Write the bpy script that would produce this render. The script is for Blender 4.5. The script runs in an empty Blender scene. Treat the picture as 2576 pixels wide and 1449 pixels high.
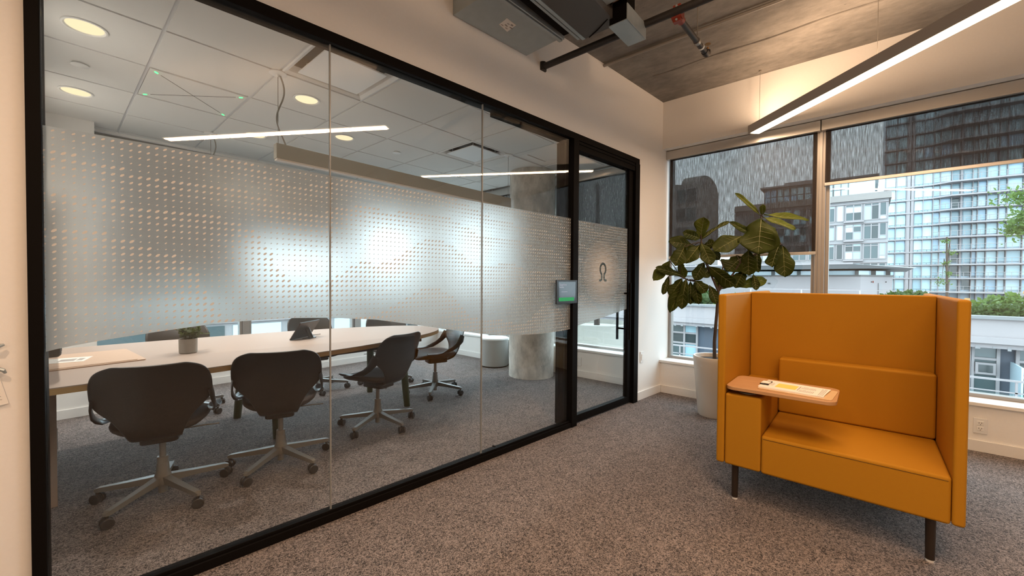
import bpy, bmesh, math, random
from mathutils import Vector, Matrix
R = math.radians
random.seed(7)
SC = bpy.context.scene
COL = SC.collection

# ------------------------------------------------------------------ camera
CAMH = 1.26
r_ = Vector((0.65937701, -0.75178809, 0.00605246)); u_ = Vector((0.00945477, 0.01634189, 0.99982176)); f_ = Vector((0.751753, 0.65920225, -0.01788344))
cd = bpy.data.cameras.new('camera'); cam = bpy.data.objects.new('camera', cd); COL.objects.link(cam)
cam.matrix_world = Matrix(((r_.x, u_.x, -f_.x, 0), (r_.y, u_.y, -f_.y, 0), (r_.z, u_.z, -f_.z, CAMH), (0, 0, 0, 1)))
cd.sensor_width = 36; cd.lens = 1018.55 / 2576 * 36; cd.clip_start = 0.05; cd.clip_end = 600
SC.camera = cam

# ------------------------------------------------------------------ sky, exposure
w = bpy.data.worlds.new('overcast_sky'); SC.world = w; w.use_nodes = True
bg = w.node_tree.nodes['Background']; bg.inputs[0].default_value = (0.77, 0.90, 1.0, 1); bg.inputs[1].default_value = 5.8
SC.view_settings.view_transform = 'Standard'; SC.view_settings.look = 'None'; SC.view_settings.gamma = 1
SC.view_settings.use_curve_mapping = False
SC.view_settings.exposure = 0.0
SC.cycles.transparent_max_bounces = 24; SC.cycles.max_bounces = 10; SC.cycles.diffuse_bounces = 5; SC.cycles.glossy_bounces = 4
SC.cycles.transmission_bounces = 8; SC.cycles.use_denoising = True; SC.cycles.caustics_reflective = False; SC.cycles.caustics_refractive = False
SC.cycles.sample_clamp_indirect = 6

WARM = (1.0, 0.65, 0.40)
PEND = 56.0      # watts of each hall pendant, down; the uplight is UPW of it
UPW = 0.42

# ------------------------------------------------------------------ materials
def nmat(name):
    m = bpy.data.materials.new(name); m.use_nodes = True; nt = m.node_tree
    for n in list(nt.nodes): nt.nodes.remove(n)
    out = nt.nodes.new('ShaderNodeOutputMaterial')
    return m, nt, out
def N(nt, typ, ins=None, **kw):
    n = nt.nodes.new('ShaderNode' + typ)
    for k, v in kw.items(): setattr(n, k, v)
    for k, v in (ins or {}).items():
        if isinstance(v, bpy.types.NodeSocket): nt.links.new(v, n.inputs[k])
        else: n.inputs[k].default_value = v
    return n
def mth(nt, op, *a):
    n = nt.nodes.new('ShaderNodeMath'); n.operation = op
    for i, v in enumerate(a):
        if isinstance(v, bpy.types.NodeSocket): nt.links.new(v, n.inputs[i])
        else: n.inputs[i].default_value = v
    return n.outputs[0]
def c4(c): return (c[0], c[1], c[2], 1)
def plain(name, col, rough=0.5, metal=0.0, noise=0.0, nscale=30, bump=0.0, bscale=80, stretch=(1, 1, 1), coat=0.0, spec=0.5):
    m, nt, out = nmat(name)
    p = N(nt, 'BsdfPrincipled', {'Base Color': c4(col), 'Roughness': rough, 'Metallic': metal, 'Coat Weight': coat, 'Specular IOR Level': spec})
    nt.links.new(p.outputs[0], out.inputs[0])
    if noise or bump:
        tc = N(nt, 'TexCoord'); mp = N(nt, 'Mapping', {'Vector': tc.outputs['Object'], 'Scale': stretch})
    if noise:
        nz = N(nt, 'TexNoise', {'Vector': mp.outputs[0], 'Scale': nscale, 'Detail': 5.0, 'Roughness': 0.6})
        mx = N(nt, 'MixRGB', {'Fac': nz.outputs[0], 'Color1': c4([max(0, x * (1 - noise)) for x in col]), 'Color2': c4([min(1, x * (1 + noise)) for x in col])})
        nt.links.new(mx.outputs[0], p.inputs['Base Color'])
    if bump:
        nb = N(nt, 'TexNoise', {'Vector': mp.outputs[0], 'Scale': bscale, 'Detail': 3.0})
        b = N(nt, 'Bump', {'Height': nb.outputs[0], 'Strength': bump, 'Distance': 0.004})
        nt.links.new(b.outputs[0], p.inputs['Normal'])
    return m
def emis(name, col, s):
    m, nt, out = nmat(name); e = N(nt, 'Emission', {'Color': c4(col), 'Strength': s}); nt.links.new(e.outputs[0], out.inputs[0]); return m
def glassm(name, tint=(0.9, 0.96, 0.95), f0=0.04, rough=0.0, gain=1.0):
    m, nt, out = nmat(name)
    g = N(nt, 'NewGeometry'); d = N(nt, 'VectorMath', {0: g.outputs['Incoming'], 1: g.outputs['Normal']}, operation='DOT_PRODUCT')
    a = mth(nt, 'ABSOLUTE', d.outputs['Value']); q = mth(nt, 'POWER', mth(nt, 'SUBTRACT', 1.0, a), 5.0)
    F = mth(nt, 'MINIMUM', mth(nt, 'MULTIPLY', mth(nt, 'MULTIPLY_ADD', q, 1 - f0, f0), gain), 1.0)
    t = N(nt, 'BsdfTransparent', {'Color': c4(tint)}); gl = N(nt, 'BsdfGlossy', {'Color': (1, 1, 1, 1), 'Roughness': rough})
    mx = N(nt, 'MixShader', {0: F, 1: t.outputs[0], 2: gl.outputs[0]}); nt.links.new(mx.outputs[0], out.inputs[0]); return m

def carpet_mat():
    m, nt, out = nmat('loop_pile_carpet')
    tc = N(nt, 'TexCoord'); P = tc.outputs['Object']
    n1 = N(nt, 'TexNoise', {'Vector': P, 'Scale': 95.0, 'Detail': 2.0, 'Roughness': 0.55, 'Distortion': 1.6})
    n2 = N(nt, 'TexNoise', {'Vector': P, 'Scale': 240.0, 'Detail': 1.0})
    n3 = N(nt, 'TexNoise', {'Vector': P, 'Scale': 9.0, 'Detail': 3.0})
    s = mth(nt, 'ADD', mth(nt, 'MULTIPLY', n1.outputs[0], 0.85), mth(nt, 'MULTIPLY', n2.outputs[0], 0.15))
    s = mth(nt, 'ADD', s, mth(nt, 'MULTIPLY', mth(nt, 'SUBTRACT', n3.outputs[0], 0.5), 0.10))
    cr = N(nt, 'ValToRGB', {'Fac': s}); e = cr.color_ramp.elements
    e[0].position = 0.41; e[0].color = (0.034, 0.029, 0.029, 1); e[1].position = 0.60; e[1].color = (0.315, 0.262, 0.243, 1)
    p = N(nt, 'BsdfPrincipled', {'Base Color': cr.outputs[0], 'Roughness': 0.95, 'Specular IOR Level': 0.1, 'Sheen Weight': 0.15})
    b = N(nt, 'Bump', {'Height': n1.outputs[0], 'Strength': 0.7, 'Distance': 0.006}); nt.links.new(b.outputs[0], p.inputs['Normal'])
    nt.links.new(p.outputs[0], out.inputs[0]); return m
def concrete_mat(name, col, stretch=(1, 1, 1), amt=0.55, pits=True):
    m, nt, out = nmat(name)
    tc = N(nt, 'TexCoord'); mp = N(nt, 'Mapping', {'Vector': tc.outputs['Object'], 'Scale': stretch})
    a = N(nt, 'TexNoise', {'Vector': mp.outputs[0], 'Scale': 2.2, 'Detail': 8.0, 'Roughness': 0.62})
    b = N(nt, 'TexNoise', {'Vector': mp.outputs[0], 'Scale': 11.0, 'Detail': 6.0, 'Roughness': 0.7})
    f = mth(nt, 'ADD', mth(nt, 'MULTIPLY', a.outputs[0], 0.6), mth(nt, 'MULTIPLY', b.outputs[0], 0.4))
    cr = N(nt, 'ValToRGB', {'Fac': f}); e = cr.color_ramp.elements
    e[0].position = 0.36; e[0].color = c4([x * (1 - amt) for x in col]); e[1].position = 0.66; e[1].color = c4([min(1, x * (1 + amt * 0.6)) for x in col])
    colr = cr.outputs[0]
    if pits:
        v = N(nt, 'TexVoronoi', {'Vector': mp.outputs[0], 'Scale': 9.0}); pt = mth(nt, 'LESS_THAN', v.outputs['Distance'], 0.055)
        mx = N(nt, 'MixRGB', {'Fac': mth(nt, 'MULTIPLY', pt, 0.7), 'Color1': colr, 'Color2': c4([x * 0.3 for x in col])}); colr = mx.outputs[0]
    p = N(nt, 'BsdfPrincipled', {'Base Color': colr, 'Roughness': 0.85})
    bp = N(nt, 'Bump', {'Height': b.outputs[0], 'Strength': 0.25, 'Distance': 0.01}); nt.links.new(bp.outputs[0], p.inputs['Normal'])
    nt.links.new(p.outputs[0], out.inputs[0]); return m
def wood_mat(name, c1, c2, stretch, rough=0.45):
    m, nt, out = nmat(name)
    tc = N(nt, 'TexCoord'); mp = N(nt, 'Mapping', {'Vector': tc.outputs['Object'], 'Scale': stretch})
    a = N(nt, 'TexNoise', {'Vector': mp.outputs[0], 'Scale': 6.0, 'Detail': 6.0, 'Roughness': 0.6, 'Distortion': 0.6})
    mx = N(nt, 'MixRGB', {'Fac': a.outputs[0], 'Color1': c4(c1), 'Color2': c4(c2)})
    p = N(nt, 'BsdfPrincipled', {'Base Color': mx.outputs[0], 'Roughness': rough}); nt.links.new(p.outputs[0], out.inputs[0]); return m
def blind_mat(name, opn, col):
    m, nt, out = nmat(name)
    tc = N(nt, 'TexCoord'); mp = N(nt, 'Mapping', {'Vector': tc.outputs['Object'], 'Scale': (1, 1, 0.07)})
    a = N(nt, 'TexNoise', {'Vector': mp.outputs[0], 'Scale': 150.0, 'Detail': 3.0, 'Roughness': 0.6})
    cr = N(nt, 'MapRange', {'Value': a.outputs[0], 'From Min': 0.3, 'From Max': 0.7, 'To Min': opn * 0.6, 'To Max': opn * 1.45})
    t = N(nt, 'BsdfTransparent', {'Color': (1, 0.97, 0.95, 1)}); d = N(nt, 'BsdfDiffuse', {'Color': c4(col)})
    tr = N(nt, 'BsdfTranslucent', {'Color': c4(col)}); dm = N(nt, 'MixShader', {0: 0.3, 1: d.outputs[0], 2: tr.outputs[0]})
    mx = N(nt, 'MixShader', {0: cr.outputs[0], 1: dm.outputs[0], 2: t.outputs[0]}); nt.links.new(mx.outputs[0], out.inputs[0]); return m
PITCH = 0.0253
def film_mat(name, logo=None):
    """frosted film with printed opaque white slanted dots; size of the dots runs in drifting waves; logo = (s, z) centre of a roundel"""
    m, nt, out = nmat(name)
    tc = N(nt, 'TexCoord'); sp = N(nt, 'SeparateXYZ', {0: tc.outputs['Object']}); x, z = sp.outputs[0], sp.outputs[2]
    cx = mth(nt, 'DIVIDE', x, PITCH); cz = mth(nt, 'DIVIDE', z, PITCH)
    ix = mth(nt, 'FLOOR', cx); iz = mth(nt, 'FLOOR', cz)
    fx = mth(nt, 'SUBTRACT', mth(nt, 'SUBTRACT', cx, ix), 0.5); fz = mth(nt, 'SUBTRACT', mth(nt, 'SUBTRACT', cz, iz), 0.5)
    cell = N(nt, 'CombineXYZ', {0: mth(nt, 'MULTIPLY', ix, PITCH), 1: 0.0, 2: mth(nt, 'MULTIPLY', iz, PITCH)})
    nz = N(nt, 'TexNoise', {'Vector': cell.outputs[0], 'Scale': 1.05, 'Detail': 1.0, 'Roughness': 0.4})
    ph = mth(nt, 'ADD', mth(nt, 'MULTIPLY', mth(nt, 'MULTIPLY', iz, PITCH), 4.6), mth(nt, 'MULTIPLY', nz.outputs[0], 5.0))
    ph = mth(nt, 'ADD', ph, mth(nt, 'MULTIPLY', mth(nt, 'MULTIPLY', ix, PITCH), 0.55))
    saw = mth(nt, 'FRACT', ph)
    k = mth(nt, 'MULTIPLY_ADD', saw, 0.62, 0.42)
    a = mth(nt, 'ADD', mth(nt, 'MULTIPLY', fx, 0.76), mth(nt, 'MULTIPLY', fz, 0.65)); b = mth(nt, 'SUBTRACT', mth(nt, 'MULTIPLY', fz, 0.76), mth(nt, 'MULTIPLY', fx, 0.65))
    ra, rb = 0.335, 0.165
    ea = mth(nt, 'DIVIDE', a, mth(nt, 'MULTIPLY', k, ra)); eb = mth(nt, 'DIVIDE', b, mth(nt, 'MULTIPLY', k, rb))
    q = mth(nt, 'ADD', mth(nt, 'MULTIPLY', ea, ea), mth(nt, 'MULTIPLY', eb, eb)); mask = mth(nt, 'LESS_THAN', q, 1.0)
    if logo:
        dx = mth(nt, 'SUBTRACT', x, logo[0]); dz = mth(nt, 'SUBTRACT', z, logo[1])
        d = mth(nt, 'SQRT', mth(nt, 'ADD', mth(nt, 'MULTIPLY', dx, dx), mth(nt, 'MULTIPLY', dz, dz)))
        # near the roundel the dots run together into fine horizontal lines
        lz = mth(nt, 'FRACT', mth(nt, 'DIVIDE', z, PITCH * 0.5)); lw = N(nt, 'MapRange', {'Value': d, 'From Min': 0.10, 'From Max': 0.30, 'To Min': 0.74, 'To Max': 0.12})
        lines = mth(nt, 'LESS_THAN', lz, lw.outputs[0]); near = mth(nt, 'LESS_THAN', d, 0.30)
        far = mth(nt, 'GREATER_THAN', d, 0.26)
        mask = mth(nt, 'MAXIMUM', mth(nt, 'MULTIPLY', mask, far), mth(nt, 'MULTIPLY', lines, near))
    dots = N(nt, 'BsdfDiffuse', {'Color': (0.60, 0.585, 0.565, 1)})
    rf = N(nt, 'BsdfRefraction', {'Color': (0.96, 0.965, 0.955, 1), 'Roughness': 0.40, 'IOR': 1.30})
    tl = N(nt, 'BsdfTranslucent', {'Color': (0.84, 0.88, 0.89, 1)}); df = N(nt, 'BsdfDiffuse', {'Color': (0.62, 0.63, 0.62, 1)})
    m1 = N(nt, 'MixShader', {0: 0.30, 1: rf.outputs[0], 2: tl.outputs[0]}); m2 = N(nt, 'MixShader', {0: 0.15, 1: m1.outputs[0], 2: df.outputs[0]})
    mx = N(nt, 'MixShader', {0: mask, 1: m2.outputs[0], 2: dots.outputs[0]}); nt.links.new(mx.outputs[0], out.inputs[0]); return m

MAT = {}
MAT['carpet'] = carpet_mat()
MAT['wall'] = plain('white_wall_paint', (0.86, 0.845, 0.82), 0.85, noise=0.03, nscale=60, bump=0.05, bscale=220)
MAT['trim'] = plain('white_trim_paint', (0.83, 0.82, 0.80), 0.5)
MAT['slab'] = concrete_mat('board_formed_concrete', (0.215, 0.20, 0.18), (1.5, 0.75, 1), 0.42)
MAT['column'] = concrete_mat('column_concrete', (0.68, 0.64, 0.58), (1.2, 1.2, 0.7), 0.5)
MAT['black'] = plain('black_frame_metal', (0.0045, 0.0035, 0.003), 0.65, spec=0.08)
MAT['blackp'] = plain('black_plastic', (0.012, 0.012, 0.013), 0.35)
MAT['glass'] = glassm('partition_glass', (0.965, 0.975, 0.968), gain=0.8)
MAT['wglass'] = glassm('window_glass', (0.93, 0.97, 0.97))
MAT['edge'] = plain('glass_joint_seal', (0.26, 0.26, 0.25), 0.25)
MAT['film'] = film_mat('frosted_dot_film'); MAT['filmlogo'] = film_mat('frosted_dot_film_with_roundel', (3.262, 1.345))
MAT['ink'] = plain('grey_film_ink', (0.10, 0.13, 0.13), 0.6)
MAT['alu'] = plain('window_aluminium', (0.36, 0.34, 0.32), 0.4, 0.3)
MAT['cass'] = plain('blind_cassette_metal', (0.60, 0.58, 0.55), 0.32, 0.55)
MAT['blind'] = blind_mat('screen_fabric', 0.245, (0.055, 0.043, 0.036)); MAT['blindc'] = blind_mat('dense_screen_fabric', 0.10, (0.045, 0.045, 0.045))
MAT['tile'] = plain('ceiling_tile', (0.76, 0.755, 0.735), 0.9, noise=0.05, nscale=260, bump=0.12, bscale=420)
MAT['tbar'] = plain('ceiling_grid_metal', (0.66, 0.67, 0.69), 0.5)
MAT['white'] = plain('white_enamel', (0.82, 0.82, 0.81), 0.4)
MAT['lens'] = emis('downlight_lens', (1.0, 0.80, 0.50), 1.25)
MAT['led'] = emis('green_led', (0.05, 1.0, 0.18), 4.0)
MAT['tube'] = emis('pendant_diffuser', (1.0, 0.78, 0.52), 6.0); MAT['tubeup'] = emis('pendant_uplight_diffuser', (1.0, 0.78, 0.52), 2.0)
for k_ in ('tube', 'tubeup', 'lens', 'led'): MAT[k_].cycles.emission_sampling = 'NONE'
MAT['pbody'] = plain('pendant_body_paint', (0.40, 0.37, 0.34), 0.45, 0.2)
MAT['pbodyc'] = plain('conference_pendant_felt', (0.43, 0.40, 0.34), 0.8)
MAT['difoff'] = plain('unlit_diffuser', (0.80, 0.72, 0.64), 0.5)
MAT['steel'] = plain('galvanised_steel', (0.40, 0.46, 0.48), 0.36, 0.4, noise=0.12, nscale=14)
MAT['steeld'] = plain('dull_grey_steel', (0.10, 0.095, 0.09), 0.5, 0.3)
MAT['wire'] = plain('steel_wire', (0.35, 0.33, 0.30), 0.4, 0.7)
MAT['pipe'] = plain('black_iron_pipe', (0.020, 0.017, 0.016), 0.45, noise=0.5, nscale=40)
MAT['red'] = plain('red_coupling_paint', (0.22, 0.03, 0.014), 0.4)
MAT['brass'] = plain('brass', (0.55, 0.30, 0.12), 0.35, 0.9)
MAT['galv'] = plain('grey_conduit', (0.30, 0.28, 0.25), 0.5, 0.4)
MAT['sofa'] = plain('mustard_upholstery', (0.43, 0.196, 0.010), 0.72, noise=0.10, nscale=900, bump=0.12, bscale=900, spec=0.2)
MAT['bronze'] = plain('dark_bronze_leg', (0.045, 0.033, 0.026), 0.38, 0.5)
MAT['oak'] = wood_mat('oak_ply', (0.40, 0.21, 0.09), (0.55, 0.32, 0.15), (9, 1, 9))
MAT['oakx'] = wood_mat('oak_edge_band', (0.42, 0.24, 0.09), (0.56, 0.34, 0.14), (1, 9, 9))
MAT['mdf'] = wood_mat('clipboard_hardboard', (0.62, 0.42, 0.22), (0.70, 0.50, 0.28), (4, 4, 4))
MAT['paper'] = plain('white_paper', (0.84, 0.81, 0.76), 0.9)
MAT['print'] = plain('grey_print', (0.42, 0.38, 0.35), 0.9)
MAT['high'] = plain('yellow_highlight', (0.74, 0.66, 0.16), 0.9)
MAT['kraft'] = plain('kraft_paper', (0.60, 0.43, 0.32), 0.8, noise=0.06, nscale=20)
MAT['lam'] = plain('white_laminate', (0.44, 0.345, 0.29), 0.6, spec=0.25)
MAT['green'] = plain('dark_green_leg_paint', (0.035, 0.055, 0.016), 0.4)
MAT['shell'] = plain('dark_brown_chair_plastic', (0.022, 0.018, 0.015), 0.32)
MAT['seat'] = plain('dark_knit_seat', (0.050, 0.038, 0.032), 0.75, noise=0.2, nscale=400)
MAT['base'] = plain('warm_grey_chair_base', (0.20, 0.185, 0.165), 0.38)
MAT['wheel'] = plain('dark_caster', (0.035, 0.030, 0.027), 0.45)
MAT['pot'] = plain('cream_planter', (0.80, 0.74, 0.66), 0.4)
MAT['soil'] = plain('potting_soil', (0.030, 0.020, 0.014), 0.95, bump=0.8, bscale=60)
MAT['bark'] = plain('fig_bark', (0.060, 0.038, 0.026), 0.8, noise=0.3, nscale=60)
MAT['cpot'] = plain('grey_cement_pot', (0.36, 0.34, 0.30), 0.75, noise=0.08, nscale=40)
MAT['pouf'] = plain('grey_felt_drum', (0.33, 0.33, 0.32), 0.9, noise=0.1, nscale=90)
MAT['poufm'] = plain('white_drum_top', (0.80, 0.80, 0.79), 0.45)
MAT['scr'] = plain('dark_tablet_screen', (0.012, 0.014, 0.024), 0.08)
MAT['scrg'] = emis('green_status_bar', (0.10, 0.62, 0.22), 0.55)
MAT['scrw'] = emis('screen_lettering', (0.75, 0.75, 0.85), 0.6)
MAT['dark'] = plain('socket_slot', (0.05, 0.04, 0.035), 0.6)
def leaf_mat(name, c, tl):
    m, nt, out = nmat(name)
    tc = N(nt, 'TexCoord'); n = N(nt, 'TexNoise', {'Vector': tc.outputs['Object'], 'Scale': 14.0, 'Detail': 3.0})
    mx = N(nt, 'MixRGB', {'Fac': n.outputs[0], 'Color1': c4([x * 0.6 for x in c]), 'Color2': c4([x * 1.4 for x in c])})
    p = N(nt, 'BsdfPrincipled', {'Base Color': mx.outputs[0], 'Roughness': 0.55, 'Specular IOR Level': 0.1}); t = N(nt, 'BsdfTranslucent', {'Color': c4(tl)})
    s = N(nt, 'MixShader', {0: 0.22, 1: p.outputs[0], 2: t.outputs[0]}); nt.links.new(s.outputs[0], out.inputs[0]); return m
MAT['leaf'] = leaf_mat('fig_leaf', (0.042, 0.055, 0.010), (0.10, 0.18, 0.02)); MAT['leafy'] = leaf_mat('young_and_lit_fig_leaf', (0.10, 0.125, 0.022), (0.25, 0.32, 0.03))
MAT['vein'] = plain('leaf_midrib', (0.22, 0.23, 0.08), 0.5)
MAT['sleaf'] = leaf_mat('small_plant_leaf', (0.075, 0.095, 0.045), (0.1, 0.14, 0.03))

# ------------------------------------------------------------------ mesh helpers
class B:
    def __init__(s): s.v = []; s.f = []
    def add(s, vs, fs):
        o = len(s.v); s.v += [tuple(v) for v in vs]; s.f += [tuple(i + o for i in f) for f in fs]; return s
    def box(s, a, b):
        x0, y0, z0 = a; x1, y1, z1 = b
        return s.add([(x0, y0, z0), (x1, y0, z0), (x1, y1, z0), (x0, y1, z0), (x0, y0, z1), (x1, y0, z1), (x1, y1, z1), (x0, y1, z1)],
                     [(0, 3, 2, 1), (4, 5, 6, 7), (0, 1, 5, 4), (1, 2, 6, 5), (2, 3, 7, 6), (3, 0, 4, 7)])
    def prism(s, poly, z0, z1):
        n = len(poly)
        a = sum(poly[i][0] * poly[(i + 1) % n][1] - poly[(i + 1) % n][0] * poly[i][1] for i in range(n))
        if a < 0: poly = poly[::-1]
        return s.add([(x, y, z0) for x, y in poly] + [(x, y, z1) for x, y in poly],
                     [tuple(range(n - 1, -1, -1)), tuple(range(n, 2 * n))] + [(i, (i + 1) % n, n + (i + 1) % n, n + i) for i in range(n)])
    def prismy(s, poly, y0, y1):   # outline in x,z extruded along y
        n = len(poly)
        a = sum(poly[i][0] * poly[(i + 1) % n][1] - poly[(i + 1) % n][0] * poly[i][1] for i in range(n))
        if a < 0: poly = poly[::-1]
        return s.add([(x, y0, z) for x, z in poly] + [(x, y1, z) for x, z in poly],
                     [tuple(range(n)), tuple(range(2 * n - 1, n - 1, -1))] + [(i, n + i, n + (i + 1) % n, (i + 1) % n) for i in range(n)])
    def tube(s, pts, r, n=8, caps=True):
        pts = [Vector(p) for p in pts]; rs = r if isinstance(r, (list, tuple)) else [r] * len(pts)
        rings = []; up = None
        for i, p in enumerate(pts):
            t = (pts[min(i + 1, len(pts) - 1)] - pts[max(i - 1, 0)]).normalized()
            if up is None: up = Vector((0, 0, 1)) if abs(t.z) < 0.9 else Vector((1, 0, 0))
            a = t.cross(up).normalized(); b = a.cross(t).normalized(); up = b
            rings.append([p + (a * math.cos(2 * math.pi * k / n) + b * math.sin(2 * math.pi * k / n)) * rs[i] for k in range(n)])
        return s.loft(rings, caps)
    def loft(s, rings, caps=True, closed=True):
        n = len(rings[0]); vs = [v for rg in rings for v in rg]; fs = []
        for i in range(len(rings) - 1):
            for k in range(n if closed else n - 1):
                k2 = (k + 1) % n; fs.append((i * n + k, i * n + k2, (i + 1) * n + k2, (i + 1) * n + k))
        if caps: fs += [tuple(range(n - 1, -1, -1)), tuple(range((len(rings) - 1) * n, len(rings) * n))]
        return s.add(vs, fs)
    def lathe(s, prof, c=(0, 0, 0), n=24, caps=True):
        return s.loft([[(c[0] + r * math.cos(2 * math.pi * k / n), c[1] + r * math.sin(2 * math.pi * k / n), c[2] + z) for k in range(n)] for r, z in prof], caps)
    def cyl(s, a, b, r, n=16): return s.tube([a, b], r, n)
    def mesh(s, name):
        m = bpy.data.meshes.new(name); m.from_pydata(s.v, [], s.f); m.update(); return m
def link(o, parent=None):
    COL.objects.link(o)
    if parent is not None: o.parent = parent
    return o
def obj(name, b, mat, parent=None, smooth=False, bevel=0.0, ang=35, seg=2, fix=True):
    m = b.mesh(name) if isinstance(b, B) else b
    if isinstance(b, B) and fix:
        bm = bmesh.new(); bm.from_mesh(m); bmesh.ops.recalc_face_normals(bm, faces=bm.faces); bm.to_mesh(m); bm.free()
    m.materials.clear(); m.materials.append(MAT[mat] if isinstance(mat, str) else mat)
    if smooth or bevel:
        m.shade_smooth(); m.set_sharp_from_angle(angle=R(ang))
    o = bpy.data.objects.new(name, m); link(o, parent)
    if bevel:
        md = o.modifiers.new('bevel', 'BEVEL'); md.width = bevel; md.segments = seg; md.limit_method = 'ANGLE'; md.angle_limit = R(40); md.harden_normals = True
    return o
def tag(o, label, cat, group=None, kind=None):
    o['label'] = label
    if cat: o['category'] = cat
    if group: o['group'] = group
    if kind: o['kind'] = kind
    return o
def empty(name, loc=(0, 0, 0), rz=0.0):
    o = bpy.data.objects.new(name, None); o.empty_display_size = 0.1; o.location = loc; o.rotation_euler = (0, 0, rz); return link(o)
def copy_tree(o, parent=None):
    c = o.copy(); link(c, parent)
    for ch in list(o.children): copy_tree(ch, c)
    return c
def struct(o, label, cat): return tag(o, label, cat, kind='structure')
def rrect(x0, y0, x1, y1, r, n=5):
    out = []
    for cx, cy, a0 in ((x1 - r, y1 - r, 0), (x0 + r, y1 - r, 90), (x0 + r, y0 + r, 180), (x1 - r, y0 + r, 270)):
        for k in range(n + 1):
            a = R(a0 + 90 * k / n); out.append((cx + r * math.cos(a), cy + r * math.sin(a)))
    return out

# ================================================================== THE SETTING
GA = -0.091750508
GD = Vector((math.cos(GA), math.sin(GA), 0)); GN = Vector((-math.sin(GA), math.cos(GA), 0))
GO = GN * 2.178
def gw(s, n, z=0.0): v = GO + GD * s + GN * n; return (v.x, v.y, z)
ZH, ZC = 3.283, 2.7044           # hall slab, conference ceiling
XW, YF = 4.59, 5.83              # window wall, far wall
GX, GY, TS = 0.4495, 2.4764, 0.6096

fl = obj('floor', B().box((-2.8, -4.2, -0.12), (4.60, 6.1, 0.0)), 'carpet'); struct(fl, 'grey loop pile carpet running through hall and meeting room', 'floor')
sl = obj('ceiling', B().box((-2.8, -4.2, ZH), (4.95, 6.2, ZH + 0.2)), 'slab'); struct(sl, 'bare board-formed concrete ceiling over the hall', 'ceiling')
# formwork joints standing slightly proud of the slab
for k, (x, ya, yb) in enumerate(((3.93, -1.2, 1.62),)):
    pts = [(x + 0.012 * math.sin(7 * t), ya + (yb - ya) * t / 30, ZH - 0.002) for t in range(31)]
    obj('formwork_seam', B().tube(pts, [0.006 + 0.004 * random.random() for _ in pts], 6), 'slab', sl)

# ---- wall that holds the glass (all parts in the rotated frame of the partition)
wp = obj('wall_front', B().box((-3.0, 0, 0), (-0.25, 0.14, ZH)).box((-0.25, 0, 2.527), (3.86, 0.14, ZH)).box((3.86, 0, 0), (4.68, 0.14, ZH)), 'wall')
wp.location = GO; wp.rotation_euler = (0, 0, GA); struct(wp, 'white painted wall around and above the glass partition', 'wall')
bb = obj('baseboard_front', B().box((3.885, -0.014, 0), (4.42, 0.0, 0.088)).box((3.872, -0.014, 0), (3.885, 0.07, 0.088)), 'trim', bevel=0.003); bb.location = GO; bb.rotation_euler = (0, 0, GA)
struct(bb, 'low white baseboard on the pier beside the glass door', 'baseboard')

wg = empty('wall_glass', GO, GA); struct(wg, 'black framed glass partition of the meeting room with frosted dot film', 'wall')
obj('top_rail', B().box((-0.25, -0.025, 2.472), (3.86, 0.075, 2.527)), 'black', wg, bevel=0.003)
obj('bottom_rail', B().box((-0.25, -0.025, 0.0), (2.83, 0.06, 0.042)), 'black', wg, bevel=0.003)
obj('glazing_bead', B().box((-0.21, -0.012, 0.042), (2.75, 0.0, 0.056)), 'black', wg, bevel=0.002)
obj('end_post', B().box((-0.25, -0.03, 0.0), (-0.214, 0.08, 2.527)), 'black', wg, bevel=0.003)
obj('door_post', B().box((2.755, -0.03, 0.0), (2.828, 0.075, 2.472)), 'black', wg, bevel=0.003)
obj('inner_post', B().box((2.70, 0.078, 0.02), (2.79, 0.115, 2.45)), 'black', wg, bevel=0.003)
obj('jamb_post', B().box((3.775, -0.03, 0.0), (3.86, 0.08, 2.472)), 'black', wg, bevel=0.003)
obj('jamb_reveal', B().box((3.86, -0.002, 0.0), (3.874, 0.14, 2.54)), 'trim', wg)
FB = [(-0.214, 0.998), (-0.166, 1.010), (-0.08, 1.024), (0.09, 1.045), (0.288, 1.066), (0.424, 1.070), (0.579, 1.071), (0.766, 1.062), (1.015, 1.036), (1.24, 0.994), (1.552, 0.933), (1.78, 0.890),
      (2.045, 0.855), (2.384, 0.838), (2.62, 0.841), (2.791, 0.850), (2.83, 0.860), (3.274, 0.918), (3.671, 0.975), (3.80, 0.99)]
def fbot(s):
    for (a, b), (c, d) in zip(FB, FB[1:]):
        if a <= s <= c: return b + (d - b) * (s - a) / (c - a)
    return FB[-1][1]
def film(s0, s1, mat, parent, n0, n1):
    b = B(); k = max(2, int((s1 - s0) / 0.03)); ss = [s0 + (s1 - s0) * i / k for i in range(k + 1)]
    b.prismy([(s, fbot(s)) for s in ss] + [(s1, 1.797), (s0, 1.797)], n0, n1)
    return obj('frosted_film', b, mat, parent)
for s0, s1 in ((-0.214, 0.763), (0.767, 1.779), (1.783, 2.757)):
    pn = obj('pane', B().box((s0, 0.0, 0.042), (s1, 0.012, 2.472)), 'glass', wg)
    film(s0 + 0.001, s1 - 0.001, 'film', pn, -0.0025, -0.0005)
for s in (0.765, 1.781):
    obj('glass_joint', B().box((s - 0.0028, -0.0005, 0.042), (s + 0.0028, 0.0125, 2.472)), 'edge', wg)

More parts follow.
